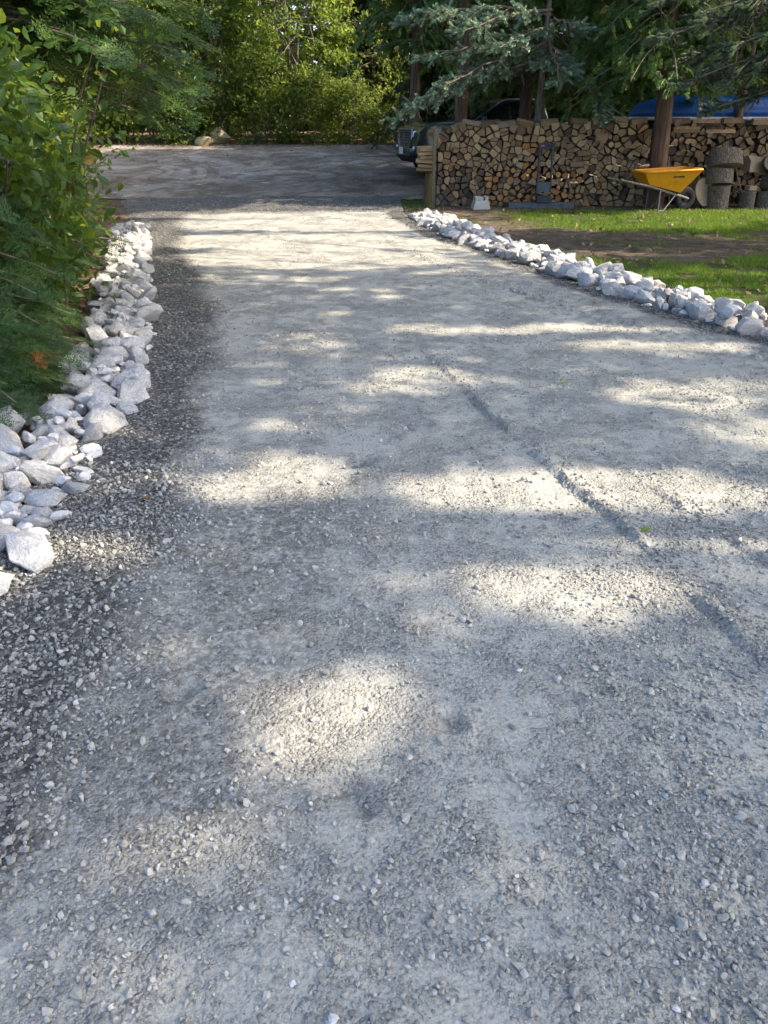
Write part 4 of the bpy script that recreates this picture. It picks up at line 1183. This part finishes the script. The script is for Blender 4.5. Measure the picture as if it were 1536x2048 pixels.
def stump(name, loc, rot, r0, h, label, seed, slant=0., group="chopping rounds by the firewood", bark='rough_bark'):
    root = empty(name, loc, 0, label, "log round", group); root.rotation_euler = rot
    V, F, bot, top = stump_mesh(r0, h, seed, .06, slant)
    for nm, ff, m in (("bark", F, MAT[bark]), ("cut_face", top, MAT['cut_wood']), ("cut_face", bot, MAT['cut_wood'])):
        mb = MB(); idx = sorted({i for f in ff for i in f}); mp = {a: b for b, a in enumerate(idx)}
        mb.add([V[i] for i in idx], [tuple(mp[i] for i in f) for f in ff]); mb.build(nm, m, root, nm == "bark")
    return root
p = at(855, 406, 15.98)

MAT['mossy'] = mat_bark('mossy_bark', (.05, .04, .022), (.16, .125, .06), 20, .2, (.09, .10, .03))
stump("log_round", (p[0], 16.0, 0), (.02, .04, .4), .085, .6, "mossy upright log carrying the crib end beside the post", 3, bark='mossy')
q = lambda u, v, Y: at(u, v, Y)
p = q(1428, 411, 15.72); stump("log_round", (p[0], 15.72, 0), (0, 0, 1), .245, .40, "upright grey log round at the bottom of the three-high pile", 4, .12)
stump("log_round", (p[0] + .0, 15.70, .41), (.10, .16, 2.2), .25, .27, "rough barked log round in the middle of the three-high pile", 5, .1)
stump("log_round", (p[0] + .06, 15.72, .71), (.22, -.22, 4.0), .28, .25, "tilted log round on top of the three-high pile", 6, .15)
p = q(1388, 411, 15.72); stump("log_round", (p[0], 15.78, .24), (1.35, 0, .5), .24, .22, "large round leaning on edge behind the wheelbarrow wheel", 7, 0.)
p = q(1492, 409, 15.7); stump("log_round", (p[0], 15.7, 0), (0, 0, 2), .145, .29, "small upright stump with a pale offcut on it", 8, .05)
mb = MB(); mb.box((0, 0, .04), (.17, .14, .08), Matrix.Rotation(.3, 3, 'Z')); o = mb.build("wood_offcut", MAT['cut_wood'], None, False, .006, loc=(p[0] + .03, 15.7, .305)); tag(o, "pale block offcut resting on the small upright stump", "offcut")
p = q(1530, 409, 15.75); stump("log_round", (p[0], 15.75, 0), (0, 0, 3), .19, .27, "wide stump cut off by the right edge of the view", 9, .05)
stump("log_round", (p[0] + .05, 15.95, .45), (1.5, 0, .15), .16, .3, "round log lying on the wide stump, cut face forward", 10, 0.)
p = q(1505, 340, 15.95)
lr = empty("split_log", (p[0], 15.95, p[2]), 0, "large split half log jutting from the shaded stack above the stumps", "log")
split_log(lr, (p[0], 15.95, p[2] + .1), (.2, .1, .5), .46, .3, .26, 'cut_wood', 77)
p = q(1532, 340, 16.0); stump("log_round", (p[0] + .05, 16.05, p[2] + .1), (1.45, 0, -.2), .15, .35, "round log end in the shaded stack at the right edge", 12)
for u0, v0, u1, v1, lb in ((1400, 385, 1396, 338, "pale stick leaning between the wheel and the three-high pile"), (1480, 378, 1472, 330, "pale axe handle leaning beside the small stump"), (1338, 350, 1338, 312, "thin upright stick behind the wheelbarrow tray")):
    a_, b_ = q(u0, v0, 15.85), q(u1, v1, 15.9)
    a_ = a_ + (a_ - b_) / max(.05, b_[2] - a_[2]) * (a_[2] - .01)
    mb = MB(); mb.tube(curve_pts((0, 0, 0), b_ - a_, 0, 5, .006), np.linspace(.016, .013, 5), 7); o = mb.build("stick", MAT['cut_wood'], None, True, loc=a_.tolist()); tag(o, lb, "stick")

# ------------------------------------------------------------------ wheelbarrow
def mat_tray():
    t = NT('yellow_plastic'); n = t.noise(t.obj(), 9, 5, .7); n2 = t.noise(t.obj(), 40, 4, .7)
    c = t.ramp(n, [(.35, (.60, .25, .008)), (.65, (.72, .33, .012))])
    c = t.mix(t.ramp(n2, [(.58, 0.), (.75, .4)]), c, (.35, .2, .05))
    return t.fin(c, t.bump(n2, .08, .004), .42, None, .45)
MAT['tray'] = mat_tray()
MAT['rubber'] = mat_plain('rubber', (.013, .0145, .019), .75, 0, .3, 30, .25)
MAT['rim'] = mat_plain('wheel_rim', (.018, .02, .027), .6, 0, .3, 20)
MAT['steel'] = mat_plain('dull_steel', (.14, .15, .16), .5, .7, .3, 30)
MAT['grey_wood'] = mat_bark('weathered_handle', (.12, .10, .085), (.28, .25, .21), 40, 1)
MAT['ink'] = mat_plain('black_ink', (.012, .011, .01), .6, 0, .1)
wx = at(1369, 402, 15.3)[0]
wb = empty("wheelbarrow", (wx, 15.32, 0), R(9), "yellow wheelbarrow with black wheel and wooden handles parked before the firewood", "wheelbarrow")
# local axes: +x towards the wheel, origin under the axle
rim = [(-.98, -.29, .655), (.10, -.33, .70), (.10, .33, .70), (-.98, .29, .655)]
bot = [(-.84, -.21, .455), (-.20, -.19, .31), (-.20, .19, .31), (-.84, .21, .455)]
def tray_shell(off):
    r_ = [np.array(v) for v in rim]; b_ = [np.array(v) for v in bot]
    c = np.array([-.45, 0, .5])
    sh = lambda v: v + (c - v) * off * np.array([1, 1, 0]) + np.array([0, 0, off * .3])
    return [sh(v) for v in r_], [sh(v) for v in b_]
bm = bmesh.new()
ro, bo = tray_shell(0); ri, bi = tray_shell(.03)
vs_ = [[bm.verts.new(v) for v in L] for L in (bo, ro, ri, bi)]
for A, B in ((0, 1), (1, 2), (2, 3)):
    for i in range(4): bm.faces.new((vs_[A][i], vs_[A][(i + 1) % 4], vs_[B][(i + 1) % 4], vs_[B][i]))
bm.faces.new(vs_[0][::-1]); bm.faces.new(vs_[3])
bmesh.ops.recalc_face_normals(bm, faces=bm.faces)
me = bpy.data.meshes.new("tray"); bm.to_mesh(me); bm.free(); me.materials.append(MAT['tray'])
o = link("tray", me, wb); m = o.modifiers.new("bevel", 'BEVEL'); m.width = .035; m.segments = 3; m.limit_method = 'ANGLE'; m.angle_limit = R(35)
mb = MB()
rr_ = [np.array(v) + [0, 0, .004] for v in rim]
loop = []
for i in range(4):
    a_, b_, c_ = rr_[i - 1], rr_[i], rr_[(i + 1) % 4]
    loop += [b_ + (a_ - b_) / np.linalg.norm(a_ - b_) * .07, b_ + ((a_ - b_) / np.linalg.norm(a_ - b_) + (c_ - b_) / np.linalg.norm(c_ - b_)) * .02, b_ + (c_ - b_) / np.linalg.norm(c_ - b_) * .07]
mb.tube(loop + [loop[0]], .021, 8); mb.build("rolled_rim", MAT['tray'], wb, True)
for sg in (-1, 1):
    mb = MB(); mb.tube([(-1.42, sg * .29, .545), (-1.15, sg * .275, .49), (-.85, sg * .25, .43), (-.1, sg * .12, .235), (.02, sg * .10, .20)], [.018, .02, .021, .021, .019], 8); mb.build("handle", MAT['grey_wood'], wb, True)
    mb = MB(); mb.tube([(-.62, sg * .23, .375), (-.62, sg * .25, .02), (-.52, sg * .25, .012), (-.30, sg * .19, .27)], .013, 7); mb.build("leg", MAT['steel'], wb, True)
    mb = MB(); mb.tube([(0, sg * .05, .20), (0, sg * .115, .205)], .012, 8); mb.build("axle_bracket", MAT['steel'], wb, True)
mb = MB(); mb.box((-.5, 0, .33), (.05, .5, .02)); mb.build("cross_brace", MAT['steel'], wb)
wh = MB(); wh.lathe([(.095, -.045), (.14, -.055), (.178, -.047), (.196, -.024), (.20, 0), (.196, .024), (.178, .047), (.14, .055), (.095, .045)], (0, 0, .20), (0, 1, 0), 32)
w_ = wh.build("wheel", MAT['rubber'], wb, True)
rm = MB(); rm.lathe([(.108, -.035), (.10, -.046), (.088, -.02), (.05, -.016), (.045, -.04), (.012, -.045), (.001, -.045)], (0, 0, .20), (0, 1, 0), 24); rm.lathe([(.108, .035), (.088, .02), (.05, .016), (.001, .04)], (0, 0, .20), (0, 1, 0), 24)
rm.build("rim", MAT['rim'], w_, True)
hb_ = MB(); hb_.cyl((0, -.06, .20), (0, .06, .20), .014, 12); hb_.build("hub", mat_plain('bright_steel', (.5, .5, .5), .35, .9, .1), w_, True)
fc = bpy.data.curves.new("lettering", 'FONT'); fc.body = "BEST TEMPER"; fc.size = .036; fc.align_x = 'CENTER'; fc.extrude = .0008; fc.offset = .0016
tmp = bpy.data.objects.new("lettering", fc); col.objects.link(tmp); bpy.context.view_layer.update()
me = bpy.data.meshes.new_from_object(tmp.evaluated_get(bpy.context.evaluated_depsgraph_get())); bpy.data.objects.remove(tmp)
me.materials.clear(); me.materials.append(MAT['ink'])
lt = link("lettering", me, wb)
# lies on the near side panel
A, B, C_ = np.array(rim[0]), np.array(rim[1]), np.array(bot[1])
ux = norm(B - A); nn = norm(np.cross(B - A, C_ - A)); nn = nn if nn[1] < 0 else -nn; uy = np.cross(nn, ux)
ctr = A + (B - A) * .60 - uy * .115 + nn * .004
lt.matrix_local = Matrix(((ux[0], uy[0], nn[0], ctr[0]), (ux[1], uy[1], nn[1], ctr[1]), (ux[2], uy[2], nn[2], ctr[2]), (0, 0, 0, 1)))

# ------------------------------------------------------------------ hand truck, steel channel, concrete block
MAT['dark_steel'] = mat_plain('dark_steel', (.035, .042, .055), .55, .3, .4, 25)
MAT['channel'] = mat_plain('painted_channel', (.085, .10, .125), .6, .2, .4, 12)
MAT['rust'] = mat_plain('rusty_side', (.14, .085, .07), .8, .1, .4, 30)
hx = at(1086, 405, 15.55)[0]
ht = empty("hand_truck", (hx, 15.6, .10), 0, "dark steel hand truck standing upright against the firewood", "hand truck")
mb = MB()
for sg in (-1, 1): mb.tube([(sg * .125, 0, .0), (sg * .125, .02, .35), (sg * .115, .08, .95)], .02, 8)
mb.build("rail", MAT['dark_steel'], ht, True)
mb = MB(); mb.box((0, .08, .96), (.30, .03, .10)); mb.build("top_plate", MAT['dark_steel'], ht, False, .006)
mb = MB(); mb.box((-.075, .0615, .965), (.065, .004, .022)); mb.build("red_sticker", mat_plain('red_sticker', (.42, .13, .11), .6), ht)
mb = MB(); mb.box((.045, .0615, .962), (.13, .004, .014)); mb.build("black_sticker", MAT['ink'], ht)
mb = MB(); mb.box((0, .01, .27), (.22, .02, .17)); mb.build("lower_plate", MAT['channel'], ht, False, .004)
mb = MB(); mb.box((0, -.06, .06), (.27, .10, .12)); mb.build("toe_box", MAT['dark_steel'], ht, False, .01)
mb = MB(); mb.tube([(-.12, -.02, .17), (-.05, -.06, .15), (.05, -.06, .15), (.12, -.02, .17)], .016, 8); mb.build("yoke", MAT['steel'], ht, True)
cb = at(1085, 412, 15.42)[0]
ch = empty("steel_channel", (cb, 15.45, 0), R(-1), "low blue grey steel channel lying in front of the hand truck", "steel channel")
mb = MB(); mb.box((0, .10, .045), (1.22, .02, .09)); mb.build("web", MAT['channel'], ch, False, .003)
mb = MB(); mb.box((0, .17, .092), (1.22, .15, .012)); mb.build("flange", MAT['channel'], ch, False, .003)
mb = MB()
for k in range(5): mb.cyl((-.5 + .25 * k, .088, .03), (-.5 + .25 * k, .095, .03), .009, 8)
mb.build("bolt_heads", MAT['dark_steel'], ch)
wl_ = MB(); wl_.lathe([(.02, -.025), (.055, -.025), (.06, 0), (.055, .025), (.02, .025)], (0, 0, .06), (0, 1, 0), 20)
o = wl_.build("small_wheel", MAT['rubber'], None, True, loc=(at(1011, 412, 15.5)[0], 15.5, 0)); tag(o, "small black wheel lying at the left end of the steel channel", "wheel")
MAT['concrete'] = mat_plain('concrete', (.40, .40, .37), .9, 0, .15, 25, .2, .4)
cx_ = at(961, 411, 15.5)[0]
db = empty("deck_block", (cx_, 15.5, 0), R(4), "tapered pale concrete deck block in front of the firewood", "concrete block")
mb = MB()
w0, w1, hh = .165, .125, .215
mb.hull8([(-w0, -w0, 0), (w0, -w0, 0), (w0, w0, 0), (-w0, w0, 0)], [(-w1, -w1, hh - .06), (w1, -w1, hh - .06), (w1, w1, hh - .06), (-w1, w1, hh - .06)])
mb.build("base", MAT['concrete'], db, False, .008)
for sx0, sx1 in ((-w1 + .001, .025), (.06, w1 - .001)):
    mb = MB(); mb.box(((sx0 + sx1) / 2, 0, hh - .03), (sx1 - sx0, 2 * w1 - .004, .06)); mb.build("lug", MAT['concrete'], db, False, .006)
p = at(1135 - 5, 405, 15.5)
for u0, v0, u1, v1, Y, lb in ((1055, 406, 1065, 388, 15.6, "short split stick leaning against the hand truck foot"),):
    a_, b_ = q(u0, v0, Y), q(u1, v1, Y + .1); a_[2] = .02
    mb = MB(); mb.tube([(0, 0, 0), b_ - a_], .022, 5); o = mb.build("split_stick", MAT['mossy'], None, False, loc=a_.tolist()); tag(o, lb, "stick")

# ------------------------------------------------------------------ canoe across the top of the shaded stack
MAT['canoe_blue'] = mat_plain('canoe_blue', (.006, .075, .27), .38, 0, .2, 4, .5, .03)
MAT['canoe_white'] = mat_plain('canoe_trim', (.55, .56, .56), .5, 0, .1, 8)
cl, cr_ = at(1256, 236, 17.2), None
CL = 4.6
cn = empty("canoe", (cl[0] + CL / 2, 17.25, 1.50), 0, "blue canoe turned keel up across the top of the shaded firewood", "canoe")
NX, NA = 36, 14
V, F = [], []
for i in range(NX + 1):
    s = -1 + 2 * i / NX
    w = .43 * (1 - abs(s) ** 2.4) ** .8 + .004
    h = .36 * (1 - abs(s) ** 5) ** .5 * 1 + .03
    lift = -.02 + .10 * 0
    for j in range(NA + 1):
        a = math.pi * j / NA
        V.append((s * CL / 2, -w * math.cos(a), .04 + lift + h * math.sin(a) ** .75))
for i in range(NX):
    for j in range(NA):
        k = i * (NA + 1) + j; F.append((k, k + 1, k + NA + 2, k + NA + 1))
mb = MB(); mb.add(V, F); hull = mb.build("hull", MAT['canoe_blue'], cn, True); m = hull.modifiers.new("thick", 'SOLIDIFY'); m.thickness = .008
for sg in (-1, 1):
    mb = MB(); pts = []
    for i in range(NX + 1):
        s = -1 + 2 * i / NX; w = .43 * (1 - abs(s) ** 2.4) ** .8 + .004
        pts.append((s * CL / 2 * .995, sg * (w + .012), .0))
    mb.tube(pts, .034, 6); mb.build("gunwale", MAT['canoe_white'], cn, True)
mb = MB(); mb.box((-.8, 0, .0), (.2, .72, .02)); mb.box((.9, 0, .0), (.2, .72, .02)); mb.build("seat", MAT['canoe_white'], cn)

# ------------------------------------------------------------------ pickup truck
def mat_paint():
    t = NT('dark_green_paint'); n = t.noise(t.pos(), 30, 4)
    t.b.inputs["Coat Weight"].default_value = .8; t.b.inputs["Coat Roughness"].default_value = .06
    return t.fin(t.ramp(n, [(.3, (.008, .019, .016)), (.7, (.011, .024, .021))]), None, t.ramp(n, [(.3, .28), (.8, .42)]), .3, .5)
MAT['paint'] = mat_paint()
MAT['black_plastic'] = mat_plain('black_plastic', (.018, .018, .02), .6, 0, .2)
def mat_glass(name, c, rough=.05):
    t = NT(name); n = t.noise(t.pos(), 3, 2)
    return t.fin(t.ramp(n, [(0, c), (1, [x * 1.3 for x in c])]), None, rough, 0, .7)
MAT['tint_glass'] = mat_glass('tinted_glass', (.008, .010, .014))
MAT['lamp_glass'] = mat_plain('headlamp', (.62, .65, .68), .12, .6, .15, 30, .8)
MAT['amber'] = mat_plain('amber_lens', (.5, .14, .03), .25, 0, .1)
MAT['chrome'] = mat_plain('grey_chrome', (.28, .28, .29), .3, .8, .1)
heading = R(180 + 17)
nose = at(806, 345, 21.6)
tz0 = float(H(2.5, 22.2))
fwd = np.array([math.cos(heading), math.sin(heading)])
tc = np.array([nose[0], 22.0]) - fwd * 2.65
tr_ = empty("pickup_truck", (tc[0], tc[1], tz0), heading, "dark green pickup truck parked behind the firewood stack", "truck", None)
def extrude_profile(prof, ys, name, mat, parent, bevel=.03, top_in=0., zref=.9):
    """side outline (x, z) carried through the half-widths ys, drawn in above zref"""
    V, F, n = [], [], len(prof)
    for y in ys:
        for x, z in prof:
            V.append((x, y * (1 - top_in * max(0, z - zref)), z))
    for i in range(len(ys) - 1):
        for k in range(n): F.append((i * n + k, i * n + (k + 1) % n, (i + 1) * n + (k + 1) % n, (i + 1) * n + k))
    F += [tuple(range(n)), tuple((len(ys) - 1) * n + k for k in range(n - 1, -1, -1))]
    mb = MB(); mb.add(V, F); return mb.build(name, mat, parent, True, bevel, bseg=3)
def arch(cx, r, n=9, z=.36): return [(cx + r * math.cos(math.pi * k / n), z + r * math.sin(math.pi * k / n)) for k in range(n + 1)]
prof = [(-2.68, .55), (-2.7, 1.24), (-1.0, 1.24), (1.0, 1.24), (1.25, 1.25), (2.1, 1.20), (2.42, 1.13), (2.56, 1.02), (2.60, .80), (2.56, .52)]
prof += arch(1.72, .47) + [(1.2, .46), (-1.2, .46)] + arch(-1.7, .47)
extrude_profile(prof, [-.93, -.90, .90, .93], "body", MAT['paint'], tr_, .035, .12)
mb = MB(); mb.hull8([(1.2, -.62, 1.235), (2.3, -.60, 1.16), (2.3, .60, 1.16), (1.2, .62, 1.235)], [(1.15, -.5, 1.30), (2.2, -.48, 1.225), (2.2, .48, 1.225), (1.15, .5, 1.30)])
mb.build("hood_bulge", MAT['paint'], tr_, True, .03)
def cabring(z, xf, xb, w): return [(xf, -w, z), (xb, -w, z), (xb, w, z), (xf, w, z)]
bm = bmesh.new()
lv = [cabring(1.22, 1.16, -1.05, .86), cabring(1.28, 1.08, -1.04, .85), cabring(1.70, .32, -.92, .72), cabring(1.78, .10, -.80, .66)]
L_ = [[bm.verts.new(v) for v in ring_] for ring_ in lv]
for a_, b_ in zip(L_[:-1], L_[1:]):
    for i in range(4): bm.faces.new((a_[i], a_[(i + 1) % 4], b_[(i + 1) % 4], b_[i]))
bm.faces.new(L_[-1]); bm.faces.new(L_[0][::-1]); bmesh.ops.recalc_face_normals(bm, faces=bm.faces)
me = bpy.data.meshes.new("cab"); bm.to_mesh(me); bm.free(); me.materials.append(MAT['paint'])
me.polygons.foreach_set("use_smooth", [True] * len(me.polygons)); me.set_sharp_from_angle(angle=R(40))
o = link("cab", me, tr_); m = o.modifiers.new("bevel", 'BEVEL'); m.width = .05; m.segments = 3; m.limit_method = 'ANGLE'; m.angle_limit = R(25)
def pane(name, pts, mat=None):
    pts = [np.array(p_, float) for p_ in pts]
    n_ = norm(np.cross(pts[1] - pts[0], pts[2] - pts[0])); c_ = sum(pts) / len(pts); ref = np.array([0, 0, 1.4])
    if np.dot(n_, c_ - ref) < 0: n_ = -n_
    mb = MB(); mb.hull8([p_ + n_ * .003 for p_ in pts], [p_ + n_ * .011 for p_ in pts]); return mb.build(name, mat or MAT['tint_glass'], tr_)
pane("windscreen", [(1.04, -.74, 1.31), (1.04, .74, 1.31), (.36, .62, 1.68), (.36, -.62, 1.68)])
for sg in (-1, 1):
    f_ = lambda x, z: (x, sg * (.85 - (z - 1.28) * .31), z)
    pane("side_window", [f_(.88, 1.32), f_(.10, 1.32), f_(.10, 1.66), f_(.30, 1.66)])
    pane("side_window", [f_(.02, 1.32), f_(-.78, 1.32), f_(-.72, 1.66), f_(.02, 1.66)])
    mb = MB(); mb.box((.86, sg * 1.0, 1.30), (.10, .18, .15)); mb.build("mirror", MAT['paint'], tr_, True, .03)
    for hx_ in (.16, -.72):
        mb = MB(); mb.box((hx_, sg * .905, 1.10), (.16, .03, .03)); mb.build("door_handle", MAT['black_plastic'], tr_, False, .006)
    hl_ = MB(); hl_.hull8([(2.60, sg * .56, .92), (2.30, sg * .905, .93), (2.26, sg * .87, .93), (2.50, sg * .52, .92)], [(2.565, sg * .56, 1.06), (2.26, sg * .90, 1.08), (2.22, sg * .86, 1.08), (2.46, sg * .52, 1.06)])
    lamp = hl_.build("headlight", MAT['lamp_glass'], tr_, False, .008)
    am = MB(); am.hull8([(2.30, sg * .912, .945), (2.12, sg * .928, .95), (2.12, sg * .90, .95), (2.30, sg * .88, .945)], [(2.26, sg * .908, 1.04), (2.08, sg * .922, 1.05), (2.08, sg * .89, 1.05), (2.26, sg * .87, 1.04)])
    am.build("turn_signal", MAT['amber'], lamp)
    fg = MB(); fg.lathe([(.001, .012), (.045, .01), (.055, 0), (.055, -.03)], (2.60, sg * .68, .66), (1, sg * .25, 0), 16); fg.build("fog_light", MAT['lamp_glass'], tr_, True)
    for ax in (1.72, -1.7):
        w_ = MB(); w_.lathe([(.20, -.11), (.30, -.125), (.36, -.10), (.375, -.05), (.375, .05), (.36, .10), (.30, .125), (.20, .11)], (ax, sg * .80, .375), (0, 1, 0), 32)
        wo = w_.build("wheel", MAT['rubber'], tr_, True)
        r_ = MB(); r_.lathe([(.215, sg * .105), (.20, sg * .06), (.07, sg * .075), (.001, sg * .09)], (ax, sg * .80, .375), (0, 1, 0), 24)
        for k in range(6):
            a = k * math.pi / 3; r_.box((ax + .13 * math.cos(a), sg * .885, .375 + .13 * math.sin(a)), (.16, .03, .05), Matrix.Rotation(-a, 3, 'Y'))
        r_.build("rim", MAT['steel'], wo, True)
# grille: dark trapezoid with a raised surround and a net of short bars
gr = MB(); gr.hull8([(2.590, -.42, .70), (2.590, .42, .70), (2.50, .42, .70), (2.50, -.42, .70)], [(2.575, -.52, 1.08), (2.575, .52, 1.08), (2.48, .52, 1.08), (2.48, -.52, 1.08)])
go = gr.build("grille", MAT['black_plastic'], tr_)
fr = MB(); fr.tube([(2.60, -.43, .69), (2.60, .43, .69), (2.60, .54, .88), (2.585, .52, 1.09), (2.585, -.52, 1.09), (2.60, -.54, .88), (2.60, -.43, .69)], .022, 6); fr.build("surround", MAT['chrome'], go, True)
gb = MB()
for k in range(6):
    zz_ = .735 + .062 * k; hw = .43 + .10 * (zz_ - .70) / .38
    gb.box((2.606 - .02 * (zz_ - .7), 0, zz_), (.016, 2 * hw, .013))
    for j in range(11):
        yj = -hw + (j + (.5 if k % 2 else 0)) * 2 * hw / 10.5
        if abs(yj) < hw - .02 and k < 5: gb.box((2.604 - .02 * (zz_ - .7), yj, zz_ + .031), (.014, .013, .05))
gb.build("grille_mesh", MAT['chrome'], go)
bd = MB(); bd.box((2.625, 0, .93), (.012, .14, .12)); bd.build("badge", MAT['chrome'], go, False, .01)
bp = MB(); bp.hull8([(2.66, -.62, .48), (2.66, .62, .48), (2.40, .95, .48), (2.40, -.95, .48)], [(2.68, -.60, .66), (2.68, .60, .66), (2.40, .955, .70), (2.40, -.955, .70)]); bo_ = bp.build("bumper", MAT['paint'], tr_, True, .03)
lp = MB(); lp.box((2.70, 0, .60), (.012, .31, .16)); lp.build("licence_plate", mat_plain('plate', (.55, .56, .56), .5, 0, .1), bo_, False, .004)
sk = MB(); sk.hull8([(2.45, -.7, .32), (2.45, .7, .32), (1.2, .7, .30), (1.2, -.7, .30)], [(2.62, -.72, .48), (2.62, .72, .48), (1.2, .72, .5), (1.2, -.72, .5)]); sk.build("skid_plate", MAT['black_plastic'], tr_)

# ------------------------------------------------------------------ boulder, grass, fallen leaves
p = ground_px(410, 284)
o = link("boulder", npmesh("boulder", convex_rock(55, 3, 10, .7, .95)[0], convex_rock(55, 3, 10, .7, .95)[1], mat_plain('tan_boulder', (.36, .30, .17), .9, 0, .3, 3, .2, .4), None, True))
bxy = at(410, 285, 29.4); o.location = (bxy[0], 29.4, float(H(0, 29.4)) + .12); o.scale = (.36, .3, .24)
tag(o, "rounded tan boulder at the far edge of the parking lot", "boulder")
bxy = at(440, 268, 30.0)
o2 = link("boulder", ROCKS[3]); o2.location = (bxy[0], 30.0, float(H(0, 30)) + .2); o2.scale = (.4, .32, .34); o2.data = o2.data.copy(); o2.data.materials[0] = o.data.materials[0]
tag(o2, "larger boulder half hidden by leaves behind the rounded one", "boulder")

n = 420000
x, y = rng.uniform(-.9, 9.5, n), rng.uniform(6.3, 17.3, n)
okg = (rng.uniform(0, 1, n) < grass_mask(x, y) ** 1.3 * np.clip(1.15 - .05 * (y - 7), .5, 1)) & (np.abs(x) < .5 * y + .6) & (x > xr(y) + .35) | ((x < 1.1) & (y > 15.2) & (rng.uniform(0, 1, n) < .5 * grass_mask(x, y)))
okg &= fbm(x, y, .3, 88, 4) > .40
x, y = x[okg], y[okg]
n = len(x)
hgt = rng.uniform(.025, .06, n) * (.6 + .8 * fbm(x, y, .6, 89))
TB = (np.array([[-.5, 0, 0], [.5, 0, 0], [0, .25, 1.0]]), np.array([[0, 1, 2]]))
a = rng.uniform(0, 6.283, n); lean = rng.uniform(-.2, .9, n)
rot = np.zeros((n, 3, 3)); rot[:, 0, 0] = np.cos(a); rot[:, 1, 0] = np.sin(a); rot[:, 0, 1] = -np.sin(a); rot[:, 1, 1] = np.cos(a); rot[:, 2, 2] = 1
rot[:, 0, 2] = -np.sin(a) * lean * .5; rot[:, 1, 2] = np.cos(a) * lean * .5
V, F, idx = scatter(TB[0], TB[1], rot, np.stack([x, y, H(x, y) - .005 + 0 * x], 1), np.stack([rng.uniform(.006, .012, n), hgt, hgt], 1))
tint = np.clip(rng.normal(.45, .2, n) + .25 * (fbm(x, y, .9, 90) - .5), 0, 1)
tag(link("grass", npmesh("grass", V, F, MAT['grass'], {"tint": tint[idx]})), "short green lawn grass with bare patches beside the rocks", "grass", kind="stuff")

n = 16000
x, y = rng.uniform(-9, 9, n), rng.uniform(2, 31, n)
left = (x < xl(y) - .5) & (y < 16); lawn = (x > xr(y) + .7) & (y > 7) & (y < 16.2) & (rng.uniform(0, 1, n) < .5)
farb = (y > 28.8) & (x < 3); tr_lot = (y > 17.6) & (y < 28) & (rng.uniform(0, 1, n) < .02 + .4 * np.exp(-((x - .5) / 1.5) ** 2 - ((y - 20.5) / 1.6) ** 2))
m_ = left | lawn | farb | tr_lot; x, y = x[m_], y[m_]; n = len(x)
zz = H(x, y) + .03 + .10 * sstep(.5, 1.5, xl(y) - x) * (y < 17)
V, F, idx = scatter(LEAF2[0], LEAF2[1], rand_frames(n, 2.5), np.stack([x, y, zz], 1), rng.uniform(.03, .085, n) * np.where(y > 20, 1.4, 1))
MAT['litter'] = mat_leaf('dry_litter', (.07, .045, .025), (.2, .12, .06), (.42, .3, .16), .15, .8)
tag(link("leaf_litter", npmesh("leaf_litter", V, F, MAT['litter'], {"tint": np.clip(rng.normal(.45, .25, n), 0, 1)[idx]})), "dry fallen leaves and chips strewn over soil and wood edges", "leaf litter", kind="stuff")
def leaf_on_ground(u, v, L, c, label, tilt=.5):
    x, y, _ = ground_px(u, v)
    t = NT("dry_leaf"); nn_ = t.noise(t.obj(), 60, 4); m_ = t.fin(t.ramp(nn_, [(.3, [k * .7 for k in c]), (.7, c)]), None, .7)
    V = LEAF6[0] * [L, L, L * 1.6]; V = V - V.mean(0)
    o = link("fallen_leaf", npmesh("fallen_leaf", V, LEAF6[1], m_)); o.location = (x, y, .02 + float(drive_h(np.array([x]), np.array([y]))[0]) + .022)
    o.rotation_euler = (tilt, .3, rng.uniform(0, 6.28)); tag(o, label, "leaf", "fallen leaves on the driveway")
leaf_on_ground(292, 1013, .065, (.42, .24, .12), "curled tan leaf on the dark gravel, larger of two", .7)
leaf_on_ground(352, 984, .05, (.36, .20, .10), "curled tan leaf on the dark gravel, smaller of two", .7)
leaf_on_ground(1285, 1088, .05, (.10, .16, .02), "small green leaf lying beside the ridge in the gravel", .4)
leaf_on_ground(1130, 772, .09, (.45, .42, .16), "pale yellow leaf lying in the middle of the driveway", .1)
leaf_on_ground(1190, 615, .08, (.45, .36, .16), "yellow leaf near the gravel edge by the right rocks", .1)
